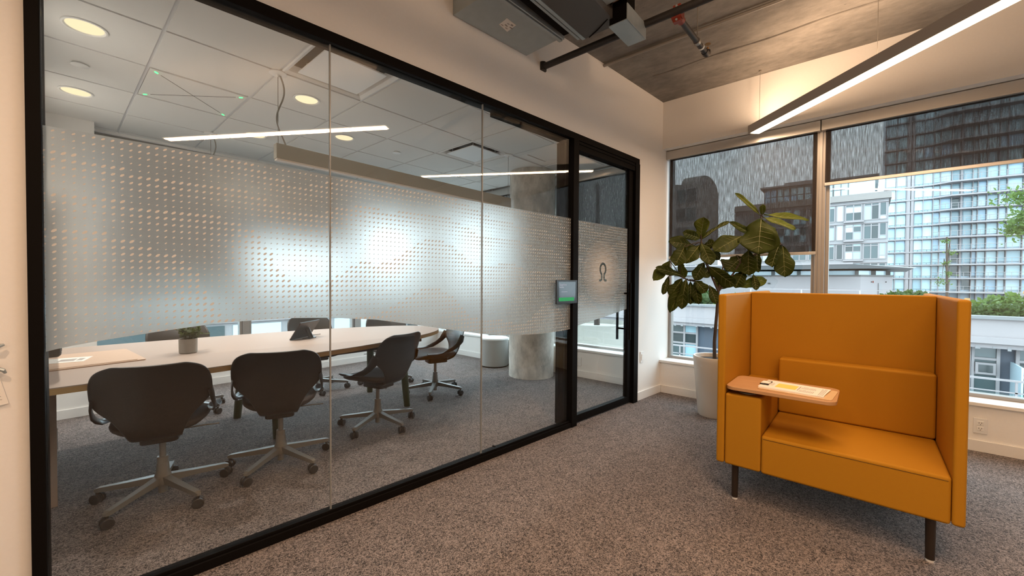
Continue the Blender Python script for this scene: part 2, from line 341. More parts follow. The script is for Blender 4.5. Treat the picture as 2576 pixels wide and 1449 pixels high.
# ---- sliding glass door
dr = empty('door_1', GO, GA); struct(dr, 'black framed glass door with frosted film and round emblem', 'door')
obj('door_header', B().box((2.83, -0.022, 2.39), (3.775, 0.05, 2.468)).box((2.83, -0.03, 2.44), (3.775, -0.02, 2.447)), 'black', dr, bevel=0.002)
obj('door_bottom_rail', B().box((2.83, 0.0, 0.012), (3.775, 0.05, 0.078)), 'black', dr, bevel=0.003)
obj('door_stile', B().box((3.70, 0.0, 0.07), (3.775, 0.05, 2.39)), 'black', dr, bevel=0.003)
dp = obj('door_pane', B().box((2.828, 0.018, 0.07), (3.70, 0.030, 2.39)), 'glass', dr)
film(2.829, 3.699, 'filmlogo', dp, 0.0155, 0.0175)
def omega(cx, cz, sc):
    pts = []
    for k in range(41):      # open loop with flared feet
        a = R(-62 + 304 * k / 40); pts.append((cx + sc * 0.36 * math.cos(a), cz + sc * (0.18 + 0.42 * math.sin(a))))
    left = [(cx - sc * 0.15, cz - sc * 0.42), (cx - sc * 0.19, cz - sc * 0.60), (cx - sc * 0.30, cz - sc * 0.68), (cx - sc * 0.46, cz - sc * 0.66)]
    right = [(2 * cx - x, z) for x, z in left]
    return right[::-1] + pts + left
om = omega(3.268, 1.352, 0.125); b = B()
for (x0, z0), (x1, z1) in zip(om, om[1:]):
    d = Vector((x1 - x0, z1 - z0)); L = d.length; d /= L; n = Vector((-d.y, d.x)) * 0.0105; e = d * 0.004
    b.prismy([(x0 - e.x + n.x, z0 - e.y + n.y), (x0 - e.x - n.x, z0 - e.y - n.y), (x1 + e.x - n.x, z1 + e.y - n.y), (x1 + e.x + n.x, z1 + e.y + n.y)], 0.0140, 0.0152)
o = obj('emblem', b, 'ink', dp); o['label'] = 'dark grey open horseshoe emblem with flared feet'
hb = obj('pull_handle', B().cyl((3.655, -0.045, 0.675), (3.655, -0.045, 1.245), 0.013).cyl((3.655, -0.045, 0.78), (3.655, 0.02, 0.78), 0.009).cyl((3.655, -0.045, 1.14), (3.655, 0.02, 1.14), 0.009), 'black', dr, smooth=True)
obj('pull_handle', B().cyl((3.655, 0.095, 0.665), (3.655, 0.095, 1.245), 0.013).cyl((3.655, 0.095, 0.78), (3.655, 0.025, 0.78), 0.009).cyl((3.655, 0.095, 1.14), (3.655, 0.025, 1.14), 0.009), 'black', dr, smooth=True)
obj('sliding_track', B().box((1.93, 0.05, 2.455), (3.775, 0.10, 2.50)), 'black', dr, bevel=0.002)
obj('track_cover', B().box((1.965, 0.046, 2.478), (2.70, 0.052, 2.492)), 'cass', dr)
for s in (3.05, 3.62): obj('track_roller', B().box((s - 0.025, 0.0, 2.378), (s + 0.025, 0.02, 2.395)), 'black', dr)
sg = obj('floor_guide', B().box((1.925, 0.03, 0.0), (1.975, 0.075, 0.028)).box((1.935, 0.04, 0.028), (1.95, 0.065, 0.048)), 'black', dr, bevel=0.003)

# ---- window wall along x = 4.59
hd = obj('wall_window', B().box((4.585, -4.2, 2.757), (4.95, 6.2, ZH)).box((XW, -4.2, -0.12), (4.95, 6.2, 0.343)), 'wall'); struct(hd, 'white wall above and below the long window band', 'wall')
tr = obj('trim_1', B().box((4.565, -4.2, 0.343), (4.86, 6.1, 0.37)), 'trim', bevel=0.004); struct(tr, 'white window sill along the window wall', 'sill')
b2 = obj('baseboard_window', B().box((4.576, -4.2, 0), (XW, 1.75, 0.085)).box((4.576, 1.93, 0), (XW, YF, 0.085)), 'trim', bevel=0.003); struct(b2, 'low white baseboard under the windows', 'baseboard')
wn = 0
def window(axis, a0, a1, c, z0=0.37, z1=2.757, label='', glass='wglass'):
    """aluminium frame + pane; axis 'y' runs along y at x = c, axis 'x' along x at y = c"""
    global wn; wn += 1
    o = empty('window_%d' % wn, (0, 0, 0)); struct(o, label, 'window')
    def bx(b, p0, p1, d0, d1, q0, q1):
        return b.box((d0, p0, q0), (d1, p1, q1)) if axis == 'y' else b.box((p0, d0, q0), (p1, d1, q1))
    f = B(); t = 0.028
    bx(f, a0, a0 + t, c - 0.03, c + 0.05, z0, z1); bx(f, a1 - t, a1, c - 0.03, c + 0.05, z0, z1); bx(f, a0 + t, a1 - t, c - 0.03, c + 0.05, z0, z0 + t); bx(f, a0 + t, a1 - t, c - 0.03, c + 0.05, z1 - t, z1)
    fo = obj('window_frame', f, 'alu', o, bevel=0.002)
    obj('pane', bx(B(), a0 + t, a1 - t, c, c + 0.01, z0 + t, z1 - t), glass, o)
    return o
HALLW = [(0.378, 1.744), (-1.06, 0.302), (-2.50, -1.14), (-4.15, -2.58)]
CONFW = [(1.92, 3.28), (3.36, 4.60), (4.68, 5.80)]
names = ['tall window behind the fiddle leaf fig', 'tall window behind the mustard sofa', 'tall window right of the sofa window', 'tall window at the end of the hall']
for (a, c), l in zip(HALLW, names): window('y', a, c, 4.81, label=l)
for (a, c), l in zip(CONFW, ['meeting room window seen through the glass door', 'meeting room window behind the concrete column', 'meeting room corner window']): window('y', a, c, 4.81, label=l)
m = 0
for y in (0.34, -1.10, -2.54, 3.32, 4.64):
    m += 1; o = obj('trim_%d' % (m + 1), B().box((4.735, y - 0.038, 0.37), (4.87, y + 0.038, 2.757)).box((4.722, y - 0.012, 0.37), (4.735, y + 0.012, 2.757)), 'alu', bevel=0.003)
    struct(o, ['metal mullion between the two hall windows', 'metal mullion right of the sofa window', 'metal mullion far along the hall', 'metal mullion behind the concrete column', 'metal mullion near the room corner'][m - 1], 'mullion')

# ---- far wall of the meeting room (y = 5.83) with a projecting pier at its left
fw = obj('wall_far', B().box((-0.2, 5.37, 0), (0.28, 6.2, ZH)).box((0.28, YF, -0.12), (4.95, 6.2, 0.343)).box((0.28, YF, 2.72), (4.95, 6.2, ZH)).box((4.45, YF, 0.343), (4.95, 6.2, 2.72)), 'wall'); struct(fw, 'white far wall of the meeting room under its windows', 'wall')
o = obj('baseboard_far', B().box((0.28, YF - 0.014, 0), (4.576, YF, 0.085)).box((-0.065, 5.356, 0), (0.294, 5.37, 0.085)).box((0.28, 5.37, 0), (0.294, YF - 0.014, 0.085)), 'trim', bevel=0.003); struct(o, 'low white baseboard along the far wall', 'baseboard')
o = obj('trim_7', B().box((0.28, YF - 0.025, 0.343), (4.565, 6.07, 0.37)), 'trim', bevel=0.004); struct(o, 'white sill under the far windows', 'sill')
for (a, c), l in zip(((0.285, 1.60), (1.675, 3.085), (3.175, 4.45)), ['left far window behind the meeting table', 'middle far window behind the meeting table', 'right far window behind the meeting table']): window('x', a, c, 5.98, z1=2.72, label=l)
for k, x in enumerate((1.638, 3.13)):
    o = obj('trim_%d' % (8 + k), B().box((x - 0.036, 5.93, 0.37), (x + 0.036, 6.04, 2.72)), 'alu', bevel=0.003); struct(o, ['metal mullion left on the far wall', 'metal mullion right on the far wall'][k], 'mullion')

# ---- walls out of view that close the place
o = obj('wall_side', B().box((-2.95, -4.2, 0), (-2.8, 2.6, ZH)), 'wall'); struct(o, 'white side wall of the hall', 'wall')
o = obj('wall_back', B().box((-2.95, -4.35, 0), (4.95, -4.2, ZH)), 'wall'); struct(o, 'white back wall of the hall', 'wall')
o = obj('wall_left', B().box((-0.2, 2.335, 0), (-0.065, 5.37, ZH)), 'wall'); struct(o, 'white left wall of the meeting room', 'wall')

# ---- meeting room ceiling: grid, tiles
cc = empty('ceiling_suspended', (0, 0, 0)); struct(cc, 'suspended white tile ceiling of the meeting room', 'ceiling')
def yl(x): return (2.178 + 0.12 - x * GN.x) / GN.y      # inner face of the partition wall
g = B(); h = 0.012
for i in range(-4, 8):
    x = GX + i * TS
    if -0.06 < x < 4.58: g.box((x - h, yl(x), ZC + 0.001), (x + h, 5.62, ZC + 0.007))
obj('main_tee', g, 'tbar', cc)
g = B()
for j in range(0, 6):
    y = GY + j * TS; g.box((-0.065, y - h, ZC + 0.0025), (4.58, y + h, ZC + 0.0085))
obj('cross_tee', g, 'tbar', cc)
TG = 0.009; ZT = ZC - 0.006
tmesh = B().box((TG, TG, 0), (TS - TG, TS - TG, 0.012)).mesh('ceiling_tile')
SPECIAL = {(1, 0), (4, 1), (0, 2), (5, 0)}
for j in range(-1, 6):
    for i in range(-4, 7):
        x0, y0 = GX + i * TS, GY + j * TS
        if (i, j) in SPECIAL: continue
        xa, xb = max(x0 + TG, -0.065), min(x0 + TS - TG, 4.58); yb = min(y0 + TS - TG, 5.62)
        if xb - xa < 0.05 or yb - y0 < 0.05: continue
        if j == -1: obj('ceiling_tile', B().prism([(xa, yl(xa)), (xb, yl(xb)), (xb, yb), (xa, yb)], ZT, ZT + 0.012), 'tile', cc)
        elif xb - xa > TS - 3 * h and yb - y0 > TS - 3 * h: o = obj('ceiling_tile', tmesh, 'tile', cc); o.location = (x0, y0, ZT)
        else: obj('ceiling_tile', B().box((xa, y0 + TG, ZT), (xb, yb, ZT + 0.012)), 'tile', cc)
obj('perimeter_trim', B().box((0.28, 5.60, ZC - 0.03), (4.585, 5.63, ZC + 0.03)), 'trim', cc)
pl_ = B(); pl_.box((0.28, 5.63, ZC + 0.03), (4.585, YF, ZC + 0.05)); obj('blind_pocket', pl_, 'trim', cc)

# ---- round concrete column
o = obj('column', B().lathe([(0.30, 0.0), (0.30, 0.60), (0.30, 1.6), (0.30, ZC + 0.03)], (4.25, 3.376, 0), 48), 'column', smooth=True); struct(o, 'round bare concrete column by the meeting room windows', 'column')

# ================================================================== BLINDS
def blind(axis, a0, a1, cpos, zb, fpos, label, fmat='blind', zt=2.75, zc=2.655, sgn=1, gapl=0.025, gapr=0.03):
    o = empty('roller_blind', (cpos, (a0 + a1) / 2, zc) if axis == 'y' else ((a0 + a1) / 2, cpos, zc)); tag(o, label, 'blind', 'roller blinds')
    ox, oy, oz = o.location
    def bx(p0, p1, d0, d1, q0, q1, r=None):
        a, b = ((d0, p0, q0), (d1, p1, q1)) if axis == 'y' else ((p0, d0, q0), (p1, d1, q1))
        return B().box([a[0] - ox, a[1] - oy, a[2] - oz], [b[0] - ox, b[1] - oy, b[2] - oz])
    obj('cassette', bx(a0, a1, cpos, cpos + 0.09, zc, zt), 'cass', o, bevel=0.004)
    obj('fabric', bx(a0 + gapl, a1 - gapr, fpos, fpos + 0.0012, zb, zc + 0.02), fmat, o)
    obj('roller', bx(a0 + gapl, a1 - gapr, fpos - 0.02, fpos + 0.02, zc - 0.001, zc + 0.03), 'blackp', o)
    obj('bottom_rail', bx(a0 + gapl - 0.004, a1 - gapr + 0.004, fpos - 0.009, fpos + 0.012, zb - 0.022, zb + 0.006), 'cass', o, bevel=0.003)
    return o
blind('y', 0.345, 1.757, 4.672, 1.545, 4.725, 'half lowered dark screen blind behind the fiddle leaf fig')
blind('y', -1.095, 0.338, 4.672, 2.175, 4.725, 'slightly lowered dark screen blind above the mustard sofa')
blind('y', -2.535, -1.105, 4.672, 2.175, 4.725, 'dark screen blind on the window right of the sofa window')
blind('y', 1.93, 3.31, 4.672, 1.02, 4.725, 'lowered dark blind seen through the glass door', 'blindc', ZC - 0.01, 2.60)
blind('y', 3.33, 4.62, 4.672, 2.40, 4.725, 'mostly raised dark blind behind the concrete column', 'blindc', ZC - 0.01, 2.60)
blind('y', 4.65, 5.58, 4.672, 2.45, 4.725, 'mostly raised dark blind at the room corner', 'blindc', ZC - 0.01, 2.60)
blind('x', 0.30, 1.635, 5.68, 1.20, 5.78, 'dark blind lowered over the left far window', 'blindc', ZC + 0.025, 2.645)
blind('x', 1.645, 3.12, 5.68, 1.75, 5.78, 'dark blind lowered over the middle far window', 'blindc', ZC + 0.025, 2.645)
blind('x', 3.14, 4.44, 5.68, 2.42, 5.78, 'dark blind raised high over the right far window', 'blindc', ZC + 0.025, 2.645)

# ================================================================== CEILING FITTINGS, MEETING ROOM
def tc_(i, j): return (GX + (i + 0.5) * TS, GY + (j + 0.5) * TS)
def make_down():
    o = empty('recessed_downlight')
    obj('trim_ring', B().lathe([(0.098, -0.001), (0.096, -0.006), (0.088, -0.007), (0.080, 0.0), (0.078, 0.004), (0.098, 0.004)], n=32, caps=False), 'white', o, smooth=True)
    obj('lens', B().lathe([(0.080, 0.0), (0.078, -0.002), (0.03, -0.003), (0.001, -0.003)], n=28, caps=False), 'lens', o, smooth=True)
    ld = bpy.data.lights.new('downlight_lamp', 'SPOT'); ld.energy = 66; ld.color = (1.0, 0.92, 0.83); ld.spot_size = R(140); ld.spot_blend = 0.8; ld.shadow_soft_size = 0.06
    lo = bpy.data.objects.new('lamp', ld); link(lo, o); lo.location = (0, 0, -0.02)
    return o
dl = None
for (i, j), l in (((-1, 1), 'large nearest lit downlight beside the black end post'), ((-1, 3), 'lit downlight on the left over the paper stack'), ((1, 1), 'lit downlight beside the square air diffuser'),
                  ((1, 3), 'lit downlight behind the reflected light line'), ((2, 2), 'lit downlight above the long grey pendant')):
    if dl is None: dl = make_down(); o = dl
    else: o = copy_tree(dl)
    x, y = tc_(i, j); o.location = (x, y, ZC - 0.0065); tag(o, l, 'light', 'recessed downlights')
sp = None
for (i, j), l in (((-1, 2), 'flush round ceiling cover between two lit downlights'), ((3, 2), 'flush round ceiling cover right of the lit downlights')):
    if sp is None:
        sp = obj('sprinkler_cover', B().lathe([(0.001, -0.012), (0.042, -0.012), (0.045, -0.010), (0.045, -0.008), (0.040, -0.008), (0.038, 0.0), (0.001, 0.0)], n=28, caps=False), 'white', smooth=True); o = sp
    else: o = sp.copy(); link(o)
    x, y = tc_(i, j); o.location = (x, y, ZC - 0.0065); tag(o, l, 'sprinkler', 'flush sprinkler covers')
def diffuser(i, j, label):
    x, y = tc_(i, j); o = empty('air_diffuser', (x, y, ZC - 0.004)); tag(o, label, 'vent', 'square ceiling diffusers')
    def ring(s, z): return [(-s, -s, z), (s, -s, z), (s, s, z), (-s, s, z)]
    obj('frame', B().loft([ring(0.296, 0.012), ring(0.296, 0.0), ring(0.286, -0.003), ring(0.262, 0.01), ring(0.235, 0.045)], caps=False), 'white', o)
    obj('throat', B().loft([ring(0.235, 0.045), ring(0.19, 0.10), ring(0.02, 0.10)], caps=False), 'steeld', o)
    obj('face_panel', B().box((-0.215, -0.215, -0.006), (0.215, 0.215, 0.004)), 'white', o, bevel=0.002)
    for a in range(4):
        c, s = math.cos(R(45 + 90 * a)), math.sin(R(45 + 90 * a)); obj('hanger', B().cyl((0.24 * c, 0.24 * s, 0.0), (0.24 * c, 0.24 * s, 0.06), 0.008), 'steel', o)
diffuser(1, 0, 'large square air diffuser near the glass'); diffuser(4, 1, 'square air diffuser further back near the column')
x, y = tc_(5, 0); o = empty('ceiling_hatch', (x, y, ZC)); tag(o, 'flat square access hatch in the ceiling by the column', 'hatch')
obj('frame', B().box((-0.29, -0.29, 0), (0.29, -0.18, 0.015)).box((-0.29, 0.18, 0), (0.29, 0.29, 0.015)).box((-0.29, -0.18, 0), (-0.18, 0.18, 0.015)).box((0.18, -0.18, 0), (0.29, 0.18, 0.015)), 'tile', o)
obj('panel', B().box((-0.172, -0.172, 0.006), (0.172, 0.172, 0.018)), 'tile', o)
x, y = tc_(0, 2); o = empty('ceiling_microphone', (x, y, ZC)); tag(o, 'white ceiling microphone panel with green lights', 'microphone')
obj('panel', B().box((-0.29, -0.29, -0.008), (0.29, 0.29, 0.012)), 'tile', o, bevel=0.003)
for s in (1, -1): obj('groove', B().tube([(-0.225, -0.225 * s, -0.0085), (0.225, 0.225 * s, -0.0085)], 0.0016, 6), 'dark', o)
for sx in (-1, 1):
    for sy in (-1, 1): obj('status_light', B().tube([(0.245 * sx, 0.245 * sy, -0.009), (0.262 * sx, 0.262 * sy, -0.009)], 0.0045, 8), 'led', o)

def conf_pendant(y, label):
    o = empty('linear_pendant', (2.25, y, 2.09)); tag(o, label, 'light', 'long grey felt pendants over the meeting table')
    obj('body', B().box((-1.21, -0.028, 0.012), (1.24, 0.028, 0.115)), 'pbodyc', o, bevel=0.002)
    obj('diffuser', B().box((-1.205, -0.024, 0.0), (1.235, 0.024, 0.012)), 'difoff', o)
    for x in (-1.19, 1.22):
        obj('suspension_wire', B().cyl((x, 0, 0.115), (x, 0, ZC - 2.09), 0.0022, 6), 'wire', o)
        obj('ceiling_rose', B().lathe([(0.055, 0.0), (0.055, -0.008), (0.045, -0.014), (0.012, -0.016), (0.008, -0.03), (0.001, -0.03)], (x, 0, ZC - 2.095), 24, False), 'white', o, smooth=True)
    pts = [(-1.19 + 0.035 * math.sin(2.2 * math.pi * t) * (1 - t * 0.3) + 0.01 + 0.02 * t * t, 0.012 * math.sin(5 * t), (ZC - 2.10) * (1 - t) + 0.115 * t) for t in [k / 24 for k in range(25)]]
    obj('power_cord', B().tube(pts, 0.0055, 8), 'galv', o, smooth=True)
conf_pendant(3.112, 'long unlit grey pendant nearer the glass wall'); conf_pendant(4.905, 'long unlit grey pendant near the far windows')

# ================================================================== HALL PENDANT LIGHTS
def hall_pendant(x0, y0, label, L=2.42, ang=R(-133.0), down=1.0, up=1.0):
    o = empty('linear_pendant_light', (x0, y0, 2.71), ang); tag(o, label, 'light', 'slanted lit pendants in the hall')
    obj('housing', B().box((0, -0.046, 0.0), (L, 0.046, 0.08)), 'pbody', o, bevel=0.002)
    obj('diffuser', B().box((0.03, -0.042, -0.007), (L - 0.02, 0.042, 0.001)), 'tube', o)
    obj('uplight_diffuser', B().box((0.03, -0.034, 0.079), (L - 0.02, 0.034, 0.084)), 'tubeup', o)
    obj('end_cap', B().box((-0.004, -0.047, -0.002), (0.0, 0.047, 0.081)), 'pbody', o)
    for nm, en, z, rx in (('lamp', PEND * down, -0.0085, 0.0), ('uplight_lamp', PEND * UPW * up, 0.0865, math.pi)):
        d = bpy.data.lights.new(nm, 'AREA'); d.shape = 'RECTANGLE'; d.size, d.size_y = (L - 0.06, 0.08) if nm == 'lamp' else (L - 0.30, 0.07); d.energy = en; d.color = WARM
        lo = bpy.data.objects.new(nm, d); link(lo, o); lo.location = (L / 2 + (0 if nm == 'lamp' else -0.02), 0, z); lo.rotation_euler = (rx, 0, 0)
    for x in (0.09, 1.22, L - 0.1):
        obj('suspension_wire', B().cyl((x, 0, 0.08), (x, 0, ZH - 2.71), 0.0016, 6), 'wire', o)
        obj('wire_grip', B().cyl((x, 0, 0.08), (x, 0, 0.105), 0.005, 8), 'wire', o)
        obj('ceiling_anchor', B().cyl((x, 0, ZH - 2.725), (x, 0, ZH - 2.71), 0.010, 10), 'wire', o)
hall_pendant(4.547, 0.866, 'lit slanted pendant light reaching the window wall', down=0.66, up=0.85)
hall_pendant(1.87, 0.60, 'lit slanted pendant light mirrored in the glass partition', 2.48, down=1.0, up=3.0)
hall_pendant(-0.60, -1.90, 'added lit slanted pendant unseen behind the camera as back fill', 2.1, down=1.0, up=0.8)  # added out of view as back fill for the upper wall
o = empty('added_downlight', (-0.75, 0.75, ZH)); tag(o, 'small added cylinder downlight out of view that brightens the left wall', 'light')  # added lamp outside the view, there to brighten the left wall
obj('can', B().lathe([(0.0001, 0.0), (0.05, 0.0), (0.05, -0.16), (0.044, -0.16), (0.040, -0.12), (0.0001, -0.12)], n=24, caps=False), 'black', o, smooth=True)
obj('lens', B().lathe([(0.040, -0.125), (0.0001, -0.125)], n=24, caps=False), 'lens', o)
d = bpy.data.lights.new('lamp', 'SPOT'); d.energy = 105; d.color = WARM; d.spot_size = R(150); d.spot_blend = 0.7; d.shadow_soft_size = 0.04
lo = bpy.data.objects.new('lamp', d); link(lo, o); lo.location = (0, 0, -0.165)

# ================================================================== SERVICES UNDER THE SLAB
o = empty('supply_duct', (2.05, 1.85, 2.96)); tag(o, 'galvanised sheet metal duct end with a paper sticker', 'duct')
obj('sheet_body', B().prism([(-0.33, 0.175), (0.34, 0.113), (0.325, -0.19), (-0.33, -0.16)], 0.0, 0.30), 'steel', o, bevel=0.002)
obj('flange', B().prism([(-0.34, -0.16), (0.335, -0.19), (0.335, -0.215), (-0.34, -0.185)], -0.018, 0.30).prism([(-0.34, -0.192), (0.335, -0.222), (0.335, -0.232), (-0.34, -0.202)], -0.012, 0.30), 'steel', o, bevel=0.001)
st = obj('sticker', B().prism([(-0.072, 0.012), (-0.085, -0.07), (0.008, -0.068), (0.022, 0.025)], -0.002, -0.0005), 'paper', o)
b = B(); rr = random.Random(3)
for k in range(9): a = -0.065 + 0.07 * rr.random(); c = -0.058 + 0.065 * rr.random(); b.box((a, c, -0.0026), (a + 0.02, c + 0.008, -0.002))
obj('print', b, 'print', st)
o = empty('fan_coil_unit', (2.15, 1.40, 2.9)); tag(o, 'dark grey fan coil unit hung under the concrete', 'unit')
obj('casing', B().box((-0.55, -0.18, 0.0), (0.255, 0.06, 0.26)), 'steeld', o, bevel=0.003)
obj('collar_gap', B().box((-0.55, 0.06, 0.05), (0.20, 0.20, 0.24)), 'black', o)
obj('flange', B().box((-0.55, 0.062, 0.0), (0.257, 0.085, 0.26)).box((-0.55, 0.10, 0.01), (0.25, 0.118, 0.25)), 'steel', o, bevel=0.001)
obj('back_casing', B().box((-0.55, -0.40, 0.04), (0.10, -0.18, 0.26)), 'steel', o, bevel=0.003)
o = empty('control_box', (2.455, 1.18, 2.85)); tag(o, 'small galvanised control box hanging below the black pipe', 'box')
obj('cover', B().box((-0.135, -0.06, 0.0), (0.14, 0.063, 0.006)).box((-0.135, -0.062, 0.0), (0.14, -0.056, 0.10)), 'steel', o, bevel=0.001)
obj('housing', B().box((-0.13, -0.055, 0.006), (-0.02, 0.06, 0.22)), 'black', o)
obj('terminal_block', B().box((-0.15, -0.05, 0.14), (-0.13, 0.05, 0.18)), 'kraft', o, bevel=0.003)
obj('cable', B().tube([(-0.13, 0.02, 0.16), (-0.17, 0.05, 0.10), (-0.14, 0.07, 0.05), (-0.10, 0.16, 0.04), (-0.05, 0.25, 0.05), (-0.06, 0.28, 0.08)], 0.004, 6), 'black', o, smooth=True)
obj('hanger_strap', B().box((-0.02, -0.02, 0.20), (0.0, 0.0, 0.433)), 'steel', o)

o = empty('sprinkler_pipe', (2.62, 1.0, 2.945)); tag(o, 'black iron sprinkler pipe with red coupling and drop branch', 'pipe')
obj('main_pipe', B().cyl((-0.045, 0.95, 0.0), (0.01, -3.6, 0.0), 0.024, 20), 'pipe', o, smooth=True)
obj('elbow', B().lathe([(0.001, -0.032), (0.030, -0.032), (0.032, 0.0), (0.030, 0.032), (0.001, 0.032)], (-0.045, 0.95, 0), 16, False), 'pipe', o, smooth=True)
cpl = obj('coupling', B().tube([(0, -0.105, 0), (0, -0.045, 0)], 0.037, 20).box((-0.016, -0.098, 0.03), (0.016, -0.052, 0.052)).box((-0.016, -0.098, -0.052), (0.016, -0.052, -0.03)), 'red', o, smooth=True)
for z in (0.042, -0.042): obj('bolt', B().cyl((-0.022, -0.075, z), (0.022, -0.075, z), 0.007, 8), 'steel', cpl)
br = obj('branch_pipe', B().cyl((0.0, -0.075, -0.012), (0.55, -0.088, -0.016), 0.019, 16), 'pipe', o, smooth=True)
obj('branch_boss', B().cyl((0.02, -0.075, -0.012), (0.07, -0.076, -0.012), 0.025, 16), 'red', o, smooth=True)
obj('end_elbow', B().tube([(0.52, -0.087, -0.016), (0.565, -0.088, -0.016), (0.59, -0.088, -0.006), (0.592, -0.088, 0.02)], [0.023, 0.024, 0.022, 0.02], 14), 'pipe', o, smooth=True)
obj('label_band', B().cyl((0.44, -0.086, -0.0155), (0.455, -0.0862, -0.0155), 0.0205, 16), 'white', o)
hdv = obj('sprinkler_head', B().cyl((0.592, -0.088, 0.02), (0.592, -0.088, 0.045), 0.008, 10).lathe([(0.001, 0.06), (0.020, 0.058), (0.020, 0.055), (0.001, 0.054)], (0.592, -0.088, 0.01), 12, False), 'brass', o, smooth=True)
obj('hanger_rod', B().cyl((0.36, -0.085, 0.0), (0.36, -0.085, ZH - 2.945), 0.004, 8), 'wire', o)
obj('hanger_clamp', B().tube([(0.345, -0.085, -0.016), (0.375, -0.085, -0.016)], 0.023, 14), 'wire', o)
o = obj('conduit', B().cyl((3.41, 1.88, 3.262), (3.50, -3.9, 3.262), 0.013, 12), 'galv', smooth=True); tag(o, 'thin grey electrical conduit running along the concrete', 'conduit')

# ================================================================== WALL FITTINGS
o = empty('light_switch', gw(3.985, -0.001, 0.452), GA); tag(o, 'white rocker light switch on the pier', 'switch')
obj('plate', B().box((-0.036, -0.006, -0.06), (0.036, 0, 0.06)), 'white', o, bevel=0.003); obj('rocker', B().box((-0.016, -0.011, -0.034), (0.016, -0.005, 0.034)), 'trim', o, bevel=0.002)
o = empty('power_outlet', (XW - 0.0005, -0.655, 0.193)); tag(o, 'white double power outlet low beside the sofa', 'outlet')
obj('plate', B().box((-0.006, -0.036, -0.058), (0, 0.036, 0.058)), 'white', o, bevel=0.003)
for z in (-0.02, 0.02):
    s = obj('socket', B().box((-0.009, -0.017, z - 0.016), (-0.005, 0.017, z + 0.016)), 'trim', o, bevel=0.004)
    for y in (-0.007, 0.006): obj('slot', B().box((-0.0095, y, z - 0.002), (-0.0085, y + 0.0025, z + 0.008)), 'dark', s)
    obj('slot', B().box((-0.0095, -0.002, z - 0.011), (-0.0085, 0.002, z - 0.006)), 'dark', s)
o = empty('power_outlet', (XW - 0.0005, 2.84, 0.20)); tag(o, 'white power outlet seen through the glass door', 'outlet')
obj('plate', B().box((-0.006, -0.036, -0.058), (0, 0.036, 0.058)), 'white', o, bevel=0.003); obj('socket', B().box((-0.009, -0.017, -0.036), (-0.005, 0.017, 0.036)), 'trim', o, bevel=0.004)

# room booking tablet on the door post
o = empty('booking_tablet', gw(2.66, -0.032, 1.17), GA); tag(o, 'black room booking tablet on the door post', 'tablet')
obj('bezel', B().box((-0.138, -0.012, -0.10), (0.138, 0.0, 0.10)), 'blackp', o, bevel=0.004)
sc_ = obj('screen', B().box((-0.112, -0.0128, -0.078), (0.112, -0.0118, 0.084)), 'scr', o)
obj('status_bar', B().box((-0.108, -0.0134, -0.076), (0.092, -0.0128, -0.046)), 'scrg', sc_)
tb = bpy.data.curves.new('room_name', 'FONT'); tb.body = 'Sapphire'; tb.size = 0.026; tb.extrude = 0.0002
to = bpy.data.objects.new('room_name_tmp', tb); COL.objects.link(to); dg = bpy.context.evaluated_depsgraph_get(); tm = bpy.data.meshes.new_from_object(to.evaluated_get(dg)); bpy.data.objects.remove(to)
tx = obj('room_name', tm, 'scrw', sc_); tx.rotation_euler = (R(90), 0, 0); tx.location = (-0.10, -0.0132, 0.052)
obj('time_line', B().box((-0.10, -0.0133, 0.036), (-0.045, -0.0128, 0.041)), 'scrw', sc_); obj('time_line', B().box((-0.075, -0.0133, 0.0), (0.0, -0.0128, 0.003)), 'scrw', sc_)
obj('mount', B().box((0.07, 0.0, -0.05), (0.15, 0.004, 0.05)), 'black', o)

# papers hanging from metal clips at the very left
for k, (z, l) in enumerate(((0.945, 'white printed sheet hanging from a metal clip at the left edge'),)):
    o = empty('hanging_sheet', gw(-0.42, -0.004, z), GA); tag(o, l, 'paper')
    obj('sheet', B().prismy([(-0.11, -0.005), (0.10, 0.0), (0.123, -0.112), (-0.09, -0.15)], -0.006, -0.005), 'paper', o)
    b = B()
    for q in range(8): b.box((-0.07, -0.0068, -0.02 - q * 0.011), (0.095 + q * 0.002, -0.006, -0.018 - q * 0.011))
    obj('print', b, 'print', o)
    obj('clip', B().tube([(0.05, -0.014, 0.02), (0.095, -0.02, 0.016), (0.115, -0.02, 0.004), (0.118, -0.014, -0.006)], [0.006, 0.008, 0.006, 0.004], 8).box((-0.04, -0.014, -0.012), (0.06, 0.0, 0.016)), 'steel', o, smooth=True)
    obj('hook', B().cyl((0.0, -0.01, 0.016), (0.0, 0.0, 0.05), 0.003, 8), 'steel', o)
o = empty('wall_hook', gw(-0.36, 0.0, 1.027), GA); tag(o, 'bright metal hook on the wall at the left edge', 'hook')
obj('arm', B().tube([(0, 0, 0), (0.02, -0.02, 0.0), (0.045, -0.024, 0.004), (0.056, -0.018, 0.008)], [0.006, 0.006, 0.007, 0.004], 8), 'steel', o, smooth=True)
obj('plate', B().box((-0.02, -0.004, -0.02), (0.015, 0.0, 0.02)), 'steel', o, bevel=0.002)

